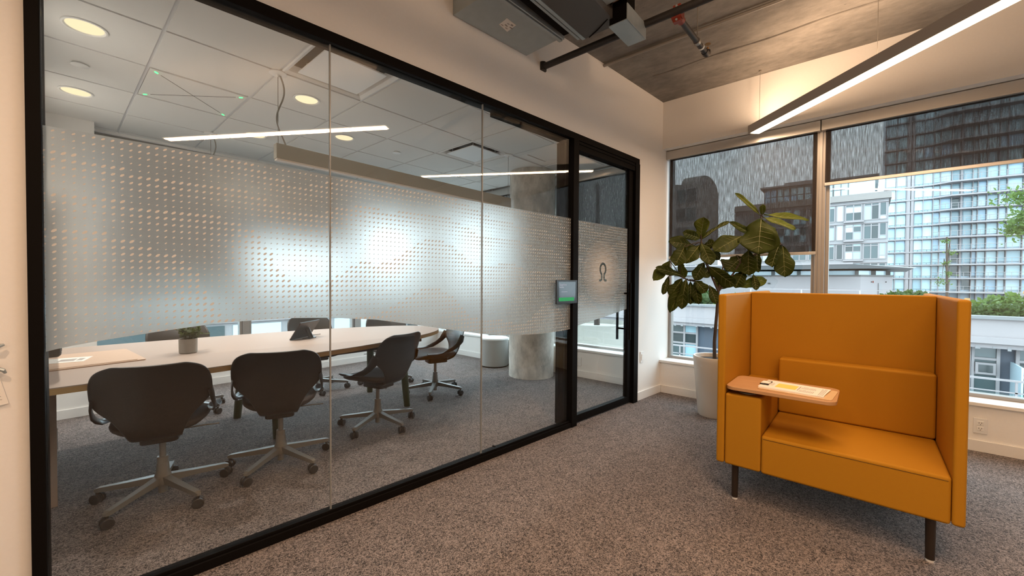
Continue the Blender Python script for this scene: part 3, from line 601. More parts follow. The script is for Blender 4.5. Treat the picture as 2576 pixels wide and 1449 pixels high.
# ================================================================== SOFA
def make_sofa():
    o = empty('booth_sofa')      # local: x = depth (0 front, + to the back), y = 0 at the left end going negative to the right
    W, tp, ua, D, Ds, zb, zt, za, zs, zc = 0.981, 0.042, 0.2235, 0.66, 0.558, 0.215, 1.19, 0.622, 0.42, 0.77
    bv = 0.012
    obj('side_panel', B().box((0, -tp, zb), (D + 0.045, 0, zt)), 'sofa', o, bevel=bv, seg=3); obj('side_panel', B().box((0, -W, zb), (D + 0.045, -W + tp, zt)), 'sofa', o, bevel=bv, seg=3)
    obj('back_panel', B().box((D, -W + tp + 0.001, zb), (D + 0.045, -tp - 0.001, zt)), 'sofa', o, bevel=0.008, seg=3)
    obj('seat', B().box((0.004, -W + tp + 0.001, zb - 0.004), (D - 0.001, -ua - 0.001, zs)), 'sofa', o, bevel=0.014, seg=3)
    obj('seat_seam', B().box((0.0028, -W + tp + 0.012, zs - 0.018), (0.0048, -ua - 0.012, zs - 0.0165)), 'bronze', o)
    obj('back_cushion', B().box((Ds, -W + tp + 0.001, zs + 0.001), (D - 0.001, -ua - 0.001, zc)), 'sofa', o, bevel=0.014, seg=3)
    obj('arm_block', B().box((0.004, -ua, zb - 0.002), (D - 0.001, -tp - 0.001, za)), 'sofa', o, bevel=0.013, seg=3)
    obj('seat_frame', B().box((0.09, -W + 0.06, zb - 0.016), (D - 0.02, -0.06, zb - 0.004)), 'bronze', o)
    for x, y in ((0.065, -0.088), (0.065, -W + 0.099), (D - 0.02, -0.088), (D - 0.02, -W + 0.099)):
        lg = obj('leg', B().lathe([(0.0001, 0.012), (0.0165, 0.012), (0.0175, 0.10), (0.0185, zb - 0.006), (0.0001, zb - 0.006)], (x, y, 0), 20, False), 'bronze', o, smooth=True)
        obj('glide', B().lathe([(0.0001, 0.0), (0.014, 0.0), (0.0155, 0.006), (0.0155, 0.012), (0.0001, 0.012)], (x, y, 0), 16, False), 'white', lg, smooth=True)
    # swivel writing tablet over the left arm
    pts = rrect(0.0, -0.545, 0.345, -0.045, 0.05, 6)
    pts = [(x - 0.012 * (1 if x < 0.1 else 0), y) for x, y in pts]
    tb = obj('writing_tablet', B().prism(pts, 0.648, 0.668), 'oak', o, bevel=0.003)
    obj('pivot_plate', B().lathe([(0.0001, 0.0), (0.045, 0.0), (0.045, 0.004), (0.0001, 0.004)], (0.10, -0.14, za), 24, False), 'steel', tb, smooth=True)
    obj('pivot', B().cyl((0.10, -0.14, za + 0.004), (0.10, -0.14, 0.648), 0.02, 20), 'blackp', tb, smooth=True)
    return o
sf = make_sofa(); sf.location = (2.553, 0.648, 0); tag(sf, 'mustard high-backed booth sofa facing the camera with writing tablet', 'sofa', 'back to back booth sofas')
s2 = copy_tree(sf); s2.location = (3.262 + 0.705 + 0.008, 0.648 - 0.981, 0); s2.rotation_euler = (0, 0, math.pi); tag(s2, 'second mustard booth sofa standing back to back behind the front one', 'sofa', 'back to back booth sofas')

o = empty('clipboard', (2.70, 0.29, 0.6685), R(-4)); tag(o, 'brown clipboard with printed papers on the sofa tablet', 'clipboard')
obj('board', B().prism(rrect(-0.118, -0.175, 0.118, 0.155, 0.015, 3), 0, 0.003), 'mdf', o)
pg = obj('paper_stack', B().prism([(-0.104, -0.14), (0.104, -0.135), (0.106, 0.148), (-0.102, 0.152)], 0.003, 0.009), 'paper', o)
obj('paper_sheet', B().prism([(-0.106, -0.138), (0.10, -0.146), (0.112, 0.15), (-0.096, 0.156)], 0.0095, 0.0102), 'paper', o)
obj('highlight', B().box((-0.05, -0.01, 0.0102), (0.052, 0.085, 0.0106)), 'high', pg)
rr = random.Random(5)
for cx0, cx1, y0, y1, st_ in ((-0.075, -0.01, -0.09, -0.03, .0065), (0.0, 0.06, -0.09, -0.03, .0065), (-0.03, 0.05, 0.10, 0.128, .0065), (-0.09, 0.08, -0.134, -0.112, .006)):
    y = y0
    while y < y1: obj('text_line', B().box((cx0, y, 0.0102), (cx1 - 0.02 * rr.random(), y + 0.0025, 0.0105)), 'print', pg); y += st_
obj('rule', B().box((-0.052, -0.022, 0.0102), (0.054, -0.017, 0.0106)), 'print', pg)
cl = obj('clip', B().box((-0.045, 0.135, 0.010), (0.045, 0.16, 0.016)).box((-0.045, 0.115, 0.012), (-0.033, 0.14, 0.018)).box((0.033, 0.115, 0.012), (0.045, 0.14, 0.018)), 'blackp', o, bevel=0.002)
obj('clip_spring', B().box((-0.03, 0.118, 0.014), (0.03, 0.158, 0.019)), 'paper', cl, bevel=0.002)

# ================================================================== FIDDLE LEAF FIG
PX, PY = 4.135, 1.075
o = empty('planter', (PX, PY, 0)); tag(o, 'tall tapered cream planter behind the sofa', 'planter')
obj('pot', B().lathe([(0.0001, 0.0), (0.128, 0.0), (0.138, 0.012), (0.182, 0.52), (0.185, 0.555), (0.181, 0.562), (0.168, 0.560), (0.164, 0.52), (0.160, 0.505)], n=48, caps=False), 'pot', o, smooth=True)
obj('soil', B().lathe([(0.163, 0.525), (0.10, 0.53), (0.04, 0.54), (0.0001, 0.542)], n=32, caps=False), 'soil', o, smooth=True)
tg = obj('plant_tag', B().box((0.03, -0.07, 0.53), (0.032, -0.05, 0.60)), 'white', o)
fig = empty('fiddle_leaf_fig', (PX, PY, 0.53)); tag(fig, 'tall fiddle leaf fig with big drooping dark leaves', 'plant')
FO = Vector((PX, PY, 0.53))
def loc(p): return Vector(p) - FO
BR = {'trunk': [(4.125, 1.07, 0.52), (4.118, 1.072, 0.70), (4.135, 1.06, 0.95), (4.141, 1.051, 1.171)],
      'l': [(4.141, 1.051, 1.171), (4.09, 1.10, 1.32), (4.06, 1.14, 1.43), (4.032, 1.175, 1.634), (4.035, 1.18, 1.70)],
      'll': [(4.07, 1.12, 1.20), (4.02, 1.19, 1.26), (3.953, 1.265, 1.277), (3.90, 1.32, 1.31)],
      'r': [(4.141, 1.051, 1.171), (4.22, 0.95, 1.33), (4.324, 0.842, 1.558), (4.36, 0.79, 1.72), (4.399, 0.757, 1.875), (4.402, 0.754, 1.93)],
      'rr': [(4.27, 0.90, 1.44), (4.40, 0.74, 1.56), (4.525, 0.613, 1.616)], 'm': [(4.141, 1.051, 1.171), (4.17, 1.04, 1.30), (4.22, 1.03, 1.42)]}
for k, (nm, p) in enumerate(BR.items()):
    n = len(p); r0, r1 = (0.017, 0.013) if nm == 'trunk' else (0.010, 0.005)
    obj('trunk' if nm == 'trunk' else 'branch', B().tube([loc(q) for q in p], [r0 + (r1 - r0) * i / (n - 1) for i in range(n)], 8), 'bark', fig, smooth=True)
LEAVES = [(4.381,0.759,1.884,4.127,0.918,2.072,0.05),(4.406,0.748,1.892,4.294,0.726,1.969,0.05),(4.487,0.747,1.902,4.681,0.419,1.842,0.11),(4.341,0.732,1.86,4.426,0.492,1.738,0.1),(4.295,0.739,1.838,4.162,0.734,1.511,0.3),(4.214,0.877,1.686,3.971,1.048,1.535,0.17),(4.028,1.18,1.657,4.182,0.977,1.825,0.08),(4.453,0.768,1.665,4.222,0.986,1.825,0.07),(4.056,1.193,1.666,4.041,1.16,1.865,0.13),(4.037,1.188,1.669,3.838,1.282,1.714,0.09),(4.05,1.245,1.605,3.834,1.407,1.633,0.14),(3.897,1.284,1.585,3.756,1.32,1.408,0.14),(3.993,1.174,1.609,3.81,1.243,1.43,0.13),(3.981,1.16,1.618,3.935,1.062,1.414,0.12),(3.912,1.421,1.455,3.724,1.502,1.269,0.1),(3.888,1.294,1.316,3.704,1.478,1.392,0.08),(3.991,1.358,1.457,3.996,1.312,1.294,0.08),(3.863,1.413,1.316,3.798,1.443,1.139,0.06),(3.965,1.324,1.288,3.861,1.398,1.122,0.12),(3.938,1.282,1.277,3.752,1.357,0.976,0.12),(3.892,1.262,1.282,3.784,1.266,1.012,0.11),(4.031,1.268,1.266,3.983,1.25,1.049,0.08),(3.978,1.219,1.26,3.971,1.171,1.053,0.09),(3.935,1.195,1.271,3.976,1.111,1.166,0.1),(4.036,1.152,1.441,3.955,1.212,1.277,0.11),(4.151,1.131,1.399,3.999,1.151,1.305,0.09),(4.028,1.108,1.406,4.137,0.908,1.229,0.14),(4.348,0.907,1.493,4.211,0.998,1.365,0.2),(4.311,0.839,1.557,4.246,0.824,1.324,0.15),(4.418,0.79,1.561,4.321,0.76,1.353,0.09),(4.572,0.605,1.602,4.512,0.578,1.31,0.16),(4.589,0.631,1.639,4.42,0.671,1.405,0.14),(4.326,0.949,1.216,4.504,0.721,1.287,0.1),(4.391,0.812,1.338,4.384,0.783,1.184,0.07),(4.101,1.115,1.227,4.084,1.05,1.059,0.09),(4.124,1.18,1.607,4.106,1.079,1.623,0.09),(4.296,0.874,1.365,4.224,0.927,1.206,0.13),(4.242,1.026,1.377,4.156,1.044,1.193,0.14),(4.244,1.07,1.47,4.174,1.117,1.561,0.1),(4.33,0.944,1.517,4.349,0.884,1.355,0.15)]
YOUNG_LIT = {0, 1, 2, 3, 8, 14, 16, 32}  # young top leaves, plus leaves whose lit look is put into a paler green
STEMS = [loc(q) for p in BR.values() for q in p]
rr = random.Random(11)
def big_leaf(base, tip, wid, idx):
    base, tip = loc(base), loc(tip); ax = tip - base; L = ax.length; ax.normalize()
    face = (Vector((0, 0, CAMH)) - (FO + base)).normalized() + Vector((rr.uniform(-.5, .5), rr.uniform(-.5, .5), rr.uniform(-0.1, 0.7)))
    if idx in (2, 3): face += Vector((0, 0, 1.2))
    if idx == 4: face = (Vector((0, 0, CAMH)) - (FO + base)).normalized() + Vector((0, 0, 0.25))
    side = ax.cross(face).normalized(); nrm = side.cross(ax).normalized()
    nu, nv = 9, 15; vs, fs = [], []
    prof = lambda t: (0.20 * math.sin(math.pi * min(1, t * 1.7)) ** 1 if t < 0.35 else 0) * 0.55 + max(0, math.sin(math.pi * (t ** 1.15))) ** 0.62 * (0.36 + 0.64 * t) * 1.02
    droop = rr.uniform(0.05, 0.22); cup = rr.uniform(0.08, 0.28); ph = rr.uniform(0, 6)
    for j in range(nv):
        t = j / (nv - 1); wv = 0.68 * wid * max(0.02, prof(t))
        for i in range(nu):
            s = -1 + 2 * i / (nu - 1)
            zz = -droop * L * (t * t - t) * 0.9 + cup * wv * (s * s) + 0.010 * math.sin(9 * t + ph + 2 * s) * abs(s) * (wid / 0.12) - 0.004 * math.exp(-(s * 7) ** 2)
            edge = 1 + 0.07 * math.sin(13 * t + ph * (1 if s > 0 else 2))
            vs.append(base + ax * (L * t) + side * (s * wv * edge) + nrm * zz)
    for j in range(nv - 1):
        for i in range(nu - 1): a = j * nu + i; fs.append((a, a + 1, a + nu + 1, a + nu))
    lf = obj('leaf', B().add(vs, fs), 'leafy' if idx in YOUNG_LIT else 'leaf', fig, smooth=True, ang=80, fix=False)
    sd = lf.modifiers.new('thickness', 'SOLIDIFY'); sd.thickness = 0.0016
    mid = [vs[j * nu + nu // 2] + nrm * 0.0012 for j in range(0, nv)]
    b = B().tube(mid, [0.0026 * (1 - 0.7 * j / nv) for j in range(nv)], 5)
    for j in range(3, nv - 3, 2):
        for sgn in (-1, 1):
            e = vs[min(nv - 1, j + 2) * nu + (nu // 2 + sgn * 3)]; b.tube([mid[j], (mid[j] + e) / 2 + nrm * 0.001, e + nrm * 0.001], [0.0013, 0.001, 0.0005], 4)
    obj('leaf_veins', b, 'vein', lf, smooth=True)
    st = min(STEMS, key=lambda q: (q - base).length)
    if (st - base).length > 0.004: obj('leaf_stalk', B().tube([st, (st + base) / 2 + Vector((0, 0, 0.01)), base], 0.0035, 6), 'bark', lf, smooth=True)
for k, l in enumerate(LEAVES): big_leaf(l[0:3], l[3:6], l[6], k)

# ================================================================== MEETING TABLE
TH = [(-0.06, 0.785), (0.0, 0.785), (0.5, 0.785), (1.1, 0.745), (1.56, 0.695), (2.0, 0.60), (2.3, 0.505), (2.5, 0.415), (2.65, 0.32), (2.76, 0.21), (2.83, 0.10), (2.85, 0.0)]
def hw(x):
    for (a, b), (c, d) in zip(TH, TH[1:]):
        if a <= x <= c: return b + (d - b) * (x - a) / (c - a)
    return 0.0
YC = 3.67
xs = [-0.06 + 0.1 * i for i in range(26)] + [2.5, 2.58, 2.65, 2.71, 2.76, 2.80, 2.83, 2.845]
xs = sorted(set(round(x, 3) for x in xs if x <= 2.846))
def sm(x): return (hw(max(-0.06, x - 0.04)) + hw(x) + hw(min(2.85, x + 0.04))) / 3 if x < 2.78 else hw(x)
ol = [(x, -sm(x)) for x in xs] + [(2.85, 0.0)] + [(x, sm(x)) for x in xs[::-1]]
tb = empty('meeting_table', (0, YC, 0)); tag(tb, 'long pale boat-shaped meeting table with oak edge', 'table')
obj('table_top', B().prism(ol, 0.735, 0.740), 'lam', tb)
obj('edge_band', B().prism([(x * 0.9995, y * 0.9995) for x, y in ol], 0.705, 0.735), 'oakx', tb)
obj('under_frame', B().box((-0.05, -0.36, 0.655), (2.42, -0.30, 0.705)).box((-0.05, 0.30, 0.655), (2.42, 0.36, 0.705)).box((1.08, -0.42, 0.645), (1.16, 0.42, 0.70)).box((2.26, -0.40, 0.645), (2.34, 0.40, 0.70)).box((-0.05, -0.62, 0.68), (1.9, 0.62, 0.705)), 'bronze', tb)
for (bx, by), (tx_, ty) in (((2.345, -0.225), (2.27, -0.235)), ((2.36, 0.52), (2.28, 0.36)), ((1.18, -0.16), (1.12, -0.30)), ((1.11, 0.62), (1.11, 0.40))):
    obj('leg', B().tube([(bx, by, 0.0), (tx_, ty, 0.70)], [0.030, 0.040], 18), 'green', tb, smooth=True)
pd = obj('pedestal', B().box((-0.06, -0.335, 0.0), (0.016, 0.42, 0.675)), 'lam', tb, bevel=0.003)
obj('pedestal_door', B().box((-0.055, -0.352, 0.02), (-0.012, -0.337, 0.67)), 'lam', pd, bevel=0.002)
obj('pedestal_glint', B().box((0.0165, -0.28, 0.30), (0.019, -0.272, 0.42)), 'steel', pd)  # steel strip stands in for a bright reflection on the pedestal edge

# ================================================================== THINGS ON THE TABLE
TZ = 0.7402
o = empty('paper_pile', (0.0, 3.7, TZ)); tag(o, 'wide kraft paper sheets with a drawing on the table end', 'paper')
obj('kraft_sheet', B().prism([(-0.055, -0.31), (0.394, -0.249), (0.40, -0.235), (0.36, 0.345), (-0.055, 0.33)], 0, 0.007), 'kraft', o)
obj('kraft_sheet', B().prism([(-0.052, -0.29), (0.36, -0.235), (0.35, 0.33), (-0.052, 0.32)], 0.0072, 0.010), 'kraft', o)
pr_ = obj('printed_sheet', B().prism([(-0.05, -0.05), (0.13, -0.09), (0.18, 0.10), (-0.04, 0.15)], 0.0102, 0.0108), 'paper', o)
obj('picture', B().prism([(0.02, -0.02), (0.09, -0.035), (0.11, 0.05), (0.04, 0.065)], 0.0109, 0.0112).prism([(0.10, -0.03), (0.125, -0.035), (0.145, 0.04), (0.12, 0.048)], 0.0109, 0.0112), 'print', pr_)
o = empty('wall_display', (-0.065, 3.70, 1.26)); tag(o, 'black wall display with rounded corners at the left table end', 'display')
obj('display_body', B().prism(rrect(0.012, -0.65, 0.10, 0.65, 0.02, 4), -0.40, 0.40), 'blackp', o, bevel=0.02, seg=3)
obj('display_panel', B().box((0.1002, -0.62, -0.37), (0.1012, 0.62, 0.37)), 'scr', o)
obj('wall_bracket', B().box((0.0005, -0.2, -0.15), (0.012, 0.2, 0.15)), 'black', o)
o = empty('potted_succulent', (0.634, 3.575, TZ)); tag(o, 'small leafy plant in a grey cement pot on the table', 'plant')
obj('pot', B().lathe([(0.0001, 0.0), (0.046, 0.0), (0.052, 0.006), (0.053, 0.10), (0.051, 0.102), (0.047, 0.10), (0.046, 0.085), (0.0001, 0.085)], n=32, caps=False), 'cpot', o, smooth=True)
obj('soil', B().lathe([(0.0465, 0.086), (0.0001, 0.09)], n=20, caps=False), 'soil', o)
rr = random.Random(2)
lm = B(); vs = []; fs = []
for j in range(5):
    t = j / 4; wv = 0.009 * math.sin(math.pi * min(0.97, t * 0.9 + 0.08)) ** 0.7
    vs += [(-wv, 0.034 * t, 0.006 * t * t + 0.002), (0, 0.034 * t, 0.006 * t * t), (wv, 0.034 * t, 0.006 * t * t + 0.002)]
for j in range(4): fs += [(3 * j, 3 * j + 1, 3 * j + 4, 3 * j + 3), (3 * j + 1, 3 * j + 2, 3 * j + 5, 3 * j + 4)]
lmesh = lm.add(vs, fs).mesh('small_leaf')
for s in range(18):
    a = 2 * math.pi * s / 18 + rr.uniform(-.2, .2); R1 = rr.uniform(0.03, 0.105); hz = rr.uniform(0.045, 0.11)
    top = (R1 * math.cos(a), R1 * math.sin(a), 0.088 + hz * (1.1 - R1 * 4)); p0 = (0.015 * math.cos(a), 0.015 * math.sin(a), 0.088); mid = ((p0[0] + top[0]) / 2, (p0[1] + top[1]) / 2, 0.09 + hz * 0.75)
    st = obj('stem', B().tube([p0, mid, top], 0.0016, 5), 'sleaf', o)
    for q in range(9):
        t = 0.25 + 0.75 * q / 8; pp = Vector(p0) * (1 - t) ** 2 + Vector(mid) * 2 * t * (1 - t) + Vector(top) * t * t
        l = obj('small_leaf', lmesh, 'sleaf', st); l.location = pp; l.rotation_euler = (rr.uniform(-.3, .9), rr.uniform(-.4, .4), rr.uniform(0, 6.28)); sc = rr.uniform(0.7, 1.15); l.scale = (sc, sc, sc)
o = empty('touch_controller', (1.48, 3.73, TZ), R(38)); tag(o, 'black wedge touch controller on the middle of the table', 'controller')
obj('screen_slab', B().add([(-0.15, -0.05, 0.006), (0.15, -0.05, 0.006), (0.15, 0.045, 0.155), (-0.15, 0.045, 0.155), (-0.15, -0.04, 0.0), (0.15, -0.04, 0.0), (0.15, 0.055, 0.149), (-0.15, 0.055, 0.149)],
     [(0, 1, 2, 3), (4, 7, 6, 5), (0, 4, 5, 1), (1, 5, 6, 2), (2, 6, 7, 3), (3, 7, 4, 0)]), 'blackp', o, bevel=0.003).rotation_euler = (0, 0, math.pi)
obj('stand', B().prism([(-0.07, -0.02), (0.07, -0.02), (0.05, -0.075), (-0.05, -0.075)], 0.0, 0.008).tube([(0, -0.06, 0.004), (0, -0.02, 0.09)], 0.02, 8), 'blackp', o)
obj('cable', B().tube([(0.05, -0.06, 0.006), (0.10, -0.03, 0.012), (0.16, 0.03, 0.010), (0.22, 0.02, 0.004), (0.26, 0.0, 0.004)], 0.0025, 6), 'blackp', o, smooth=True)

# drum stool by the column
o = empty('drum_stool', (4.345, 4.15, 0)); tag(o, 'grey drum stool with white top beside the concrete column', 'stool')
obj('drum', B().lathe([(0.0001, 0.012), (0.195, 0.012), (0.205, 0.02), (0.205, 0.395), (0.0001, 0.395)], n=40, caps=False), 'pouf', o, smooth=True)
obj('top', B().lathe([(0.0001, 0.396), (0.204, 0.396), (0.207, 0.40), (0.207, 0.415), (0.203, 0.42), (0.0001, 0.42)], n=40, caps=False), 'poufm', o, smooth=True)
obj('plinth', B().lathe([(0.0001, 0.0), (0.19, 0.0), (0.19, 0.012), (0.0001, 0.012)], n=32, caps=False), 'black', o)

# ================================================================== CHAIRS
def make_chair():
    o = empty('swivel_chair')        # local +y is forward
    # one-piece back with a narrow spine, waist and rounded top
    W = [(0, 0.1037), (0.14, 0.1112), (0.25, 0.1295), (0.33, 0.1494), (0.4, 0.1726), (0.45, 0.1992), (0.49, 0.2307), (0.6, 0.2515), (0.78, 0.2507), (0.87, 0.2407), (0.92, 0.2258), (0.96, 0.2042), (0.985, 0.1726), (1, 0.1452)]
    def wv(v):
        for (a, b), (c, d) in zip(W, W[1:]):
            if a <= v <= c: return b + (d - b) * (v - a) / (c - a)
        return W[-1][1]
    CY = [(0, -.06, .372), (.06, -.13, .376), (.14, -.185, .398), (.30, -.225, .475), (.50, -.250, .582), (.75, -.288, .697), (1.0, -.342, .818)]
    def cyz(v):
        for a, c in zip(CY, CY[1:]):
            if a[0] <= v <= c[0]:
                t = (v - a[0]) / (c[0] - a[0]); return a[1] + (c[1] - a[1]) * t, a[2] + (c[2] - a[2]) * t
        return CY[-1][1:]
    nu, vsamp = 15, [0, .05, .10, .16, .22, .28, .34, .40, .46, .52, .60, .68, .76, .84, .90, .94, .97, .99, 1.0]
    vs, fs = [], []
    for v in vsamp:
        y0, z0 = cyz(v); w0 = wv(v)
        for i in range(nu):
            s = -1 + 2 * i / (nu - 1); x = s * w0
            wrap = 0.80 * x * x * min(1, max(0, (v - .15) / .4))
            vs.append((x, y0 + wrap, z0 + (0.004 * s * s)))
    for j in range(len(vsamp) - 1):
        for i in range(nu - 1): a = j * nu + i; fs.append((a, a + 1, a + nu + 1, a + nu))
    bk = obj('backrest', B().add(vs, fs), 'shell', o, smooth=True, ang=60)
    md = bk.modifiers.new('thickness', 'SOLIDIFY'); md.thickness = 0.012; md.offset = 0; ms = bk.modifiers.new('smooth', 'SUBSURF'); ms.levels = 1; ms.render_levels = 1
    for sx in (-1, 1):          # arm strap that runs from the waist down to the seat and ends in a paddle
        path = [((0.2390, -.226, .655), (0.05, .3, .95), .030, .0060), ((0.2473, -.203, .602), (0.05, .3, .95), .036, .0065), ((0.2523, -.162, .555), (0.06, .5, .85), .026, .0065), ((0.2523, -.108, .520), (0.08, .7, .6), .022, .007), ((0.2482, -.050, .494), (.25, .7, .35), .023, .007),
                ((0.2407, .015, .478), (.7, .5, .1), .028, .007), ((0.2374, .075, .473), (1, .15, 0), .034, .007), ((0.2407, .130, .475), (1, 0, 0), .034, .0065), ((0.2457, .172, .479), (1, 0, 0), .020, .004)]
        rings = []
        for k, (p, wd, rw, rt) in enumerate(path):
            p = Vector((p[0] * sx, p[1], p[2])); wd = Vector((wd[0] * sx, wd[1], wd[2])).normalized()
            q0 = Vector(path[max(0, k - 1)][0]); q1 = Vector(path[min(len(path) - 1, k + 1)][0]); t = (q1 - q0); t = Vector((t.x * sx, t.y, t.z)).normalized()
            wd = (wd - t * wd.dot(t)).normalized() if abs(wd.dot(t)) < .97 else t.orthogonal().normalized(); th = t.cross(wd).normalized()
            rings.append([p + wd * rw * math.cos(2 * math.pi * a / 10) + th * rt * math.sin(2 * math.pi * a / 10) for a in range(10)])
        obj('armrest', B().loft(rings), 'shell', o, smooth=True, ang=70)
    rings = []
    for sc, z in ((0.02, .452), (.5, .453), (.85, .458), (.97, .455), (1.0, .444), (.98, .432), (.88, .415), (.7, .402), (.3, .396), (.02, .396)):
        rg = []
        for a in range(32):
            t = 2 * math.pi * a / 32; c, s = math.cos(t), math.sin(t); x = .224 * sc * math.copysign(abs(c) ** .62, c); y = .235 * sc * math.copysign(abs(s) ** .62, s)
            f = 1 - .10 * max(0, -y / .235)
            rg.append((x * f, y + .025, z - (.030 * max(0, (y - .10) / .135) ** 2) + .016 * (x / .224) ** 2 * (1 if y < .1 else .4)))
        rings.append(rg)
    obj('seat', B().loft(rings), 'seat', o, smooth=True, ang=70)
    obj('mechanism', B().prism(rrect(-.085, -.12, .085, .10, .03, 3), .345, .398), 'shell', o, bevel=.006)
    obj('lever', B().tube([(.06, .03, .368), (.20, .045, .366), (.265, .045, .364)], .0045, 6), 'base', o)
    obj('gas_lift', B().lathe([(.0001, .36), (.016, .36), (.016, .235), (.026, .234), (.027, .13), (.0001, .13)], n=18, caps=False), 'base', o, smooth=True)
    obj('hub', B().lathe([(.0001, .20), (.028, .20), (.031, .15), (.042, .115), (.044, .085), (.036, .072), (.022, .070), (.021, .028), (.0001, .028)], n=20, caps=False), 'base', o, smooth=True, ang=50)
    lgm = B().loft([[Vector(p) for p in r] for r in ([(-.020, .03, .125), (.020, .03, .125), (.016, .03, .082), (-.016, .03, .082)], [(-.017, .17, .105), (.017, .17, .105), (.012, .17, .074), (-.012, .17, .074)], [(-.014, .305, .088), (.014, .305, .088), (.011, .305, .062), (-.011, .305, .062)], [(-.010, .322, .080), (.010, .322, .080), (.009, .322, .066), (-.009, .322, .066)])]).mesh('leg')
    wm = B().tube([(-.009, 0, 0), (-.006, 0, 0), (.006, 0, 0), (.009, 0, 0)], [.024, .0275, .0275, .024], 18).mesh('wheel')
    hm = B().tube([(0, 0, .064), (0, 0, .040)], .009, 10).tube([(-.003, 0, .028), (.003, 0, .028)], .024, 14).box((-.022, -.012, .040), (.022, .012, .048)).mesh('caster')
    rr = random.Random(9)
    for k in range(5):
        a = 2 * math.pi * k / 5
        l = obj('leg', lgm, 'base', o, bevel=0 if k else 0, smooth=False); l.rotation_euler = (0, 0, a)
        c = obj('caster', hm, 'wheel', o); c.location = (-.31 * math.sin(a), .31 * math.cos(a), 0); c.rotation_euler = (0, 0, rr.uniform(0, 6.28))
        for sx in (-1, 1):
            wl = obj('wheel', wm, 'wheel', c, smooth=True); wl.location = (.016 * sx, 0, .0276)
    return o
ch = make_chair()
CH = [(0.42, 3.05, -16, 200, 'nearest dark swivel chair at the left with its back to the glass'), (1.03, 3.0, -22, 197, 'dark swivel chair second from the left with its back to the glass'),
      (1.86, 3.17, 14, 187, 'dark swivel chair turned sideways in front of the green table leg'), (2.84, 3.63, 72, 60, 'dark swivel chair at the rounded right end of the table'),
      (0.84, 4.80, 184, 0, 'dark chair back on the far side behind the small plant'), (2.02, 4.72, 178, 20, 'dark chair on the far side behind the touch controller'), (2.74, 4.46, 150, 0, 'dark chair on the far side towards the right end of the table')]
def turn_base(o, a):     # spin the five-star base under the seat
    rot = Matrix.Rotation(R(a), 4, 'Z')
    for c in o.children:
        n = c.name.split('.')[0]
        if n == 'leg': c.rotation_euler = (0, 0, c.rotation_euler.z + R(a))
        elif n == 'caster': c.location = rot @ c.location; c.rotation_euler = (0, 0, c.rotation_euler.z + R(a * 3))
for k, (x, y, a, ba, l) in enumerate(CH):
    o = ch if k == len(CH) - 1 else copy_tree(ch)
    o.location = (x, y, 0); o.rotation_euler = (0, 0, R(a)); tag(o, l, 'chair', 'swivel chairs around the meeting table'); turn_base(o, ba - a)

# ================================================================== OUTSIDE
MAT['ewhite'] = plain('white_render', (0.31, 0.285, 0.287), 0.8, noise=0.03, nscale=2)
MAT['egrey'] = plain('pale_grey_cladding', (0.281, 0.273, 0.276), 0.7, noise=0.05, nscale=1)
MAT['ebeige'] = plain('pale_stone_cladding', (0.257, 0.234, 0.218), 0.8, noise=0.06, nscale=1)
MAT['eblue'] = plain('blue_grey_panel', (0.070, 0.086, 0.113), 0.6)
MAT['emull'] = plain('pale_blue_metal', (0.46, 0.55, 0.62), 0.5)
MAT['roofm'] = plain('grey_metal_roof', (0.186, 0.191, 0.195), 0.5)
MAT['ground'] = plain('grey_paving', (0.171, 0.171, 0.171), 0.9, noise=0.1, nscale=0.6)
EG = []
for k, c in enumerate(((0.46, 0.64, 0.68), (0.32, 0.48, 0.54), (0.05, 0.08, 0.085), (0.025, 0.038, 0.04), (0.38, 0.56, 0.70), (0.55, 0.70, 0.76))):
    MAT['eg%d' % k] = plain('building_glass_%d' % k, c, 0.12, spec=0.6); EG.append('eg%d' % k)
MAT['railg'] = glassm('railing_glass', (0.80, 0.90, 0.90), 0.06)
MAT['hedge'] = leaf_mat('hedge_leaf', (0.050, 0.079, 0.030), (0.10, 0.16, 0.04)); MAT['treel'] = leaf_mat('tree_leaf', (0.079, 0.125, 0.040), (0.25, 0.38, 0.08))
MAT['post'] = plain('orange_timber', (0.428, 0.234, 0.078), 0.7)
er = random.Random(21)
o = obj('ground', B().box((4.96, -70, -3.5), (240, 120, -3.2)).box((-40, 6.25, -3.5), (4.96, 120, -3.2)), 'ground'); struct(o, 'grey paved courtyard below the windows', 'ground')

# ---- low terrace block opposite (front at x = 18)
o = empty('terrace_block', (18, 0, -3.2)); tag(o, 'low white terrace block across the courtyard with dark recessed windows', 'building')
def ex(p, x0, x1, y0, y1, z0, z1, name, mat, **k): return obj(name, B().box((x0 - p.location.x, y0 - p.location.y, z0 - p.location.z), (x1 - p.location.x, y1 - p.location.y, z1 - p.location.z)), mat, p, **k)
ex(o, 18, 30, -12, 24, -0.29, 0.23, 'parapet_band', 'ewhite'); ex(o, 17.9, 18.3, -12, 24, 0.23, 0.32, 'coping', 'roofm')
ex(o, 17.75, 30, -12, 24, -0.46, -0.29, 'slab_edge', 'ewhite'); ex(o, 17.85, 18.4, -12, 24, -0.60, -0.46, 'fascia', 'ewhite')
fr = B()
for k in range(120): y = -11.5 + k * 0.29; fr.box((-0.16, y, 2.60 - 0.05 * er.random()), (-0.14, y + 0.05 + 0.05 * er.random(), 2.66))
obj('peeling_paint', fr, 'egrey', o)
ex(o, 18.35, 30, -12, 24, -3.2, -0.60, 'recessed_wall', 'eblue')
